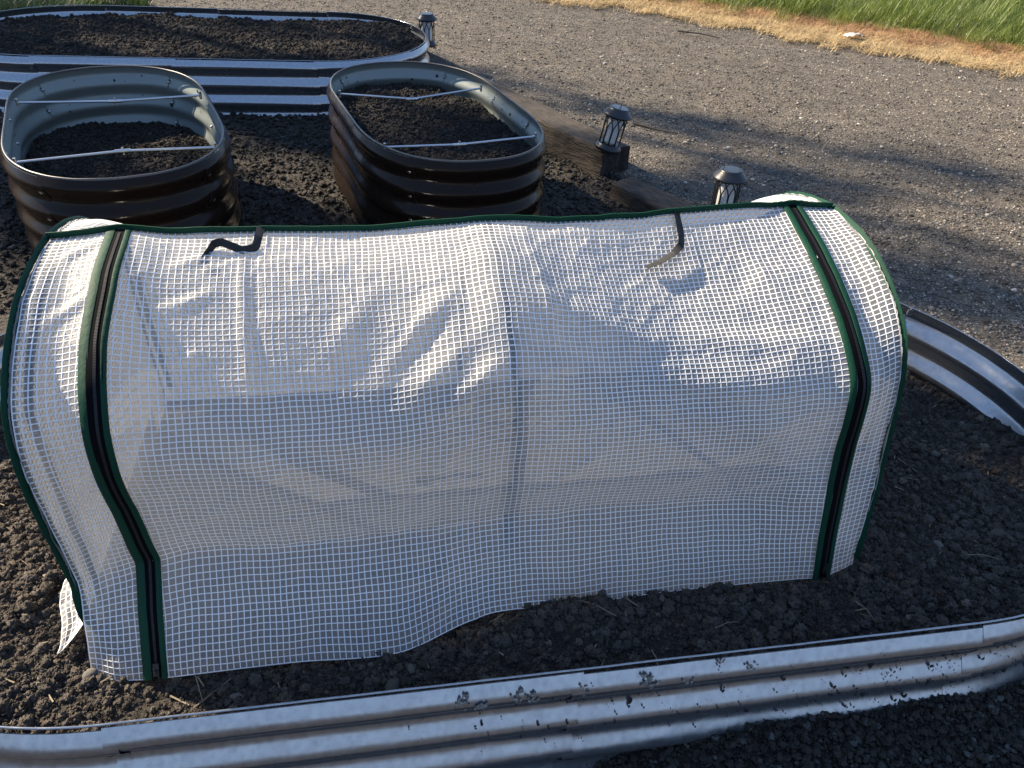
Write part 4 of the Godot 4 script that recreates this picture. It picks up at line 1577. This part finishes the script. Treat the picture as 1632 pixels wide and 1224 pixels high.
# ---------------------------------------------------------------- trees out of view that shade the beds
func limb(mb: MB, a: Vector3, dir: Vector3, length: float, r: float, depth: int, tips: Array, rr: RandomNumberGenerator) -> void:
	var pts := PackedVector3Array([a])
	var d := dir.normalized()
	var p := a
	for k in 4:
		d = (d + Vector3(rr.randf_range(-.16, .16), rr.randf_range(-.02, .14), rr.randf_range(-.16, .16))).normalized()
		p += d * length / 4.0
		pts.append(p)
		if depth > 0 and k > 0:
			for q in 2:
				var side := Vector3(rr.randf_range(-1, 1), rr.randf_range(0.0, 0.7), rr.randf_range(-1, 1)).normalized()
				limb(mb, p, d * 0.6 + side * 0.8, length * rr.randf_range(0.4, 0.6), r * 0.45, depth - 1, tips, rr)
	mb.tube(pts, r, r * 0.35, 7)
	tips.append(p)
	tips.append(pts[3])

func tree(at: Vector3, h: float, first: float, reach: float, leaves: int, sd: int, label: String) -> void:
	var rr := RandomNumberGenerator.new()
	rr.seed = sd
	var root := base("shade_tree", at)
	tag(root, label, "tree", "trees shading the beds")
	var mb := MB.new()
	var pts := PackedVector3Array()
	var p := Vector3.ZERO
	for k in 13:
		pts.append(p)
		p += Vector3(rr.randf_range(-.07, .07), h / 12.0, rr.randf_range(-.07, .07))
	mb.tube(pts, 0.16, 0.02, 10)
	build(mb, "trunk", M.bark, root)
	var tips: Array = []
	var lm := MB.new()
	for k in range(2, 13):
		var y := pts[k].y
		if y < first:
			continue
		var f := 1.0 - 0.75 * (y - first) / (h - first)
		for q in 4:
			var a := rr.randf() * TAU
			limb(lm, pts[k] + Vector3(0, rr.randf_range(-.3, .3), 0), Vector3(cos(a), rr.randf_range(0.3, 1.0), sin(a)), reach * f * rr.randf_range(0.6, 1.1), 0.045 * f + 0.008, 1, tips, rr)
	build(lm, "limbs", M.bark, root)
	var leaf := MB.new()
	for k in 3:
		var a := TAU * k / 3.0
		var d := Vector3(cos(a), 0.35, sin(a)) * 0.09
		var s := Vector3(-sin(a), 0, cos(a)) * 0.032
		leaf.quad(Vector3.ZERO, d * 0.5 + s, d, d * 0.5 - s)
	var T: Array = []
	var C := PackedColorArray()
	for k in leaves:
		var c: Vector3 = tips[rr.randi() % tips.size()]
		var o := Vector3(rr.randfn(0, 0.16), rr.randfn(0, 0.16), rr.randfn(0, 0.16))
		T.append(Transform3D(Basis.from_euler(Vector3(rr.randf() * 6, rr.randf() * 6, rr.randf() * 6)).scaled(Vector3.ONE * rr.randf_range(0.7, 1.2)), c + o))
		var g := rr.randf_range(0.7, 1.2)
		C.append(Color(0.06 * g, 0.10 * g, 0.025 * g))
	scatter("crown", leaf.commit(), M.leaf, T, C, root)

func make_trees() -> void:
	# they stand towards the sun; q counts across the light, s along it
	var d := Vector2(cos(deg_to_rad(25.0)), sin(deg_to_rad(25.0)))
	var n := Vector2(-d.y, d.x)
	for t in [[-2.30, -15.0, 10.6, 4.0, 1.0, 4000, 4, "slim leafy tree with the lowest crown of the group towards the sun"],
		[-3.30, -17.5, 15.0, 6.0, 1.0, 3600, 5, "slim leafy tree behind the low crowned tree towards the sun"],
		[-4.10, -19.0, 16.5, 8.0, 0.6, 700, 6, "thin nearly bare tree beside the leafy trees towards the sun"],
		[-4.65, -18.0, 16.0, 9.0, 0.5, 500, 7, "thin bare stemmed tree between two other bare trees towards the sun"],
		[-5.15, -20.0, 17.0, 9.0, 0.6, 700, 8, "tall thin sparse tree standing farthest from the beds towards the sun"]]:
		var w: Vector2 = n * float(t[0]) + d * float(t[1])
		tree(Vector3(w.x, -0.06, w.y), t[2], t[3], t[4], t[5], t[6], t[7])
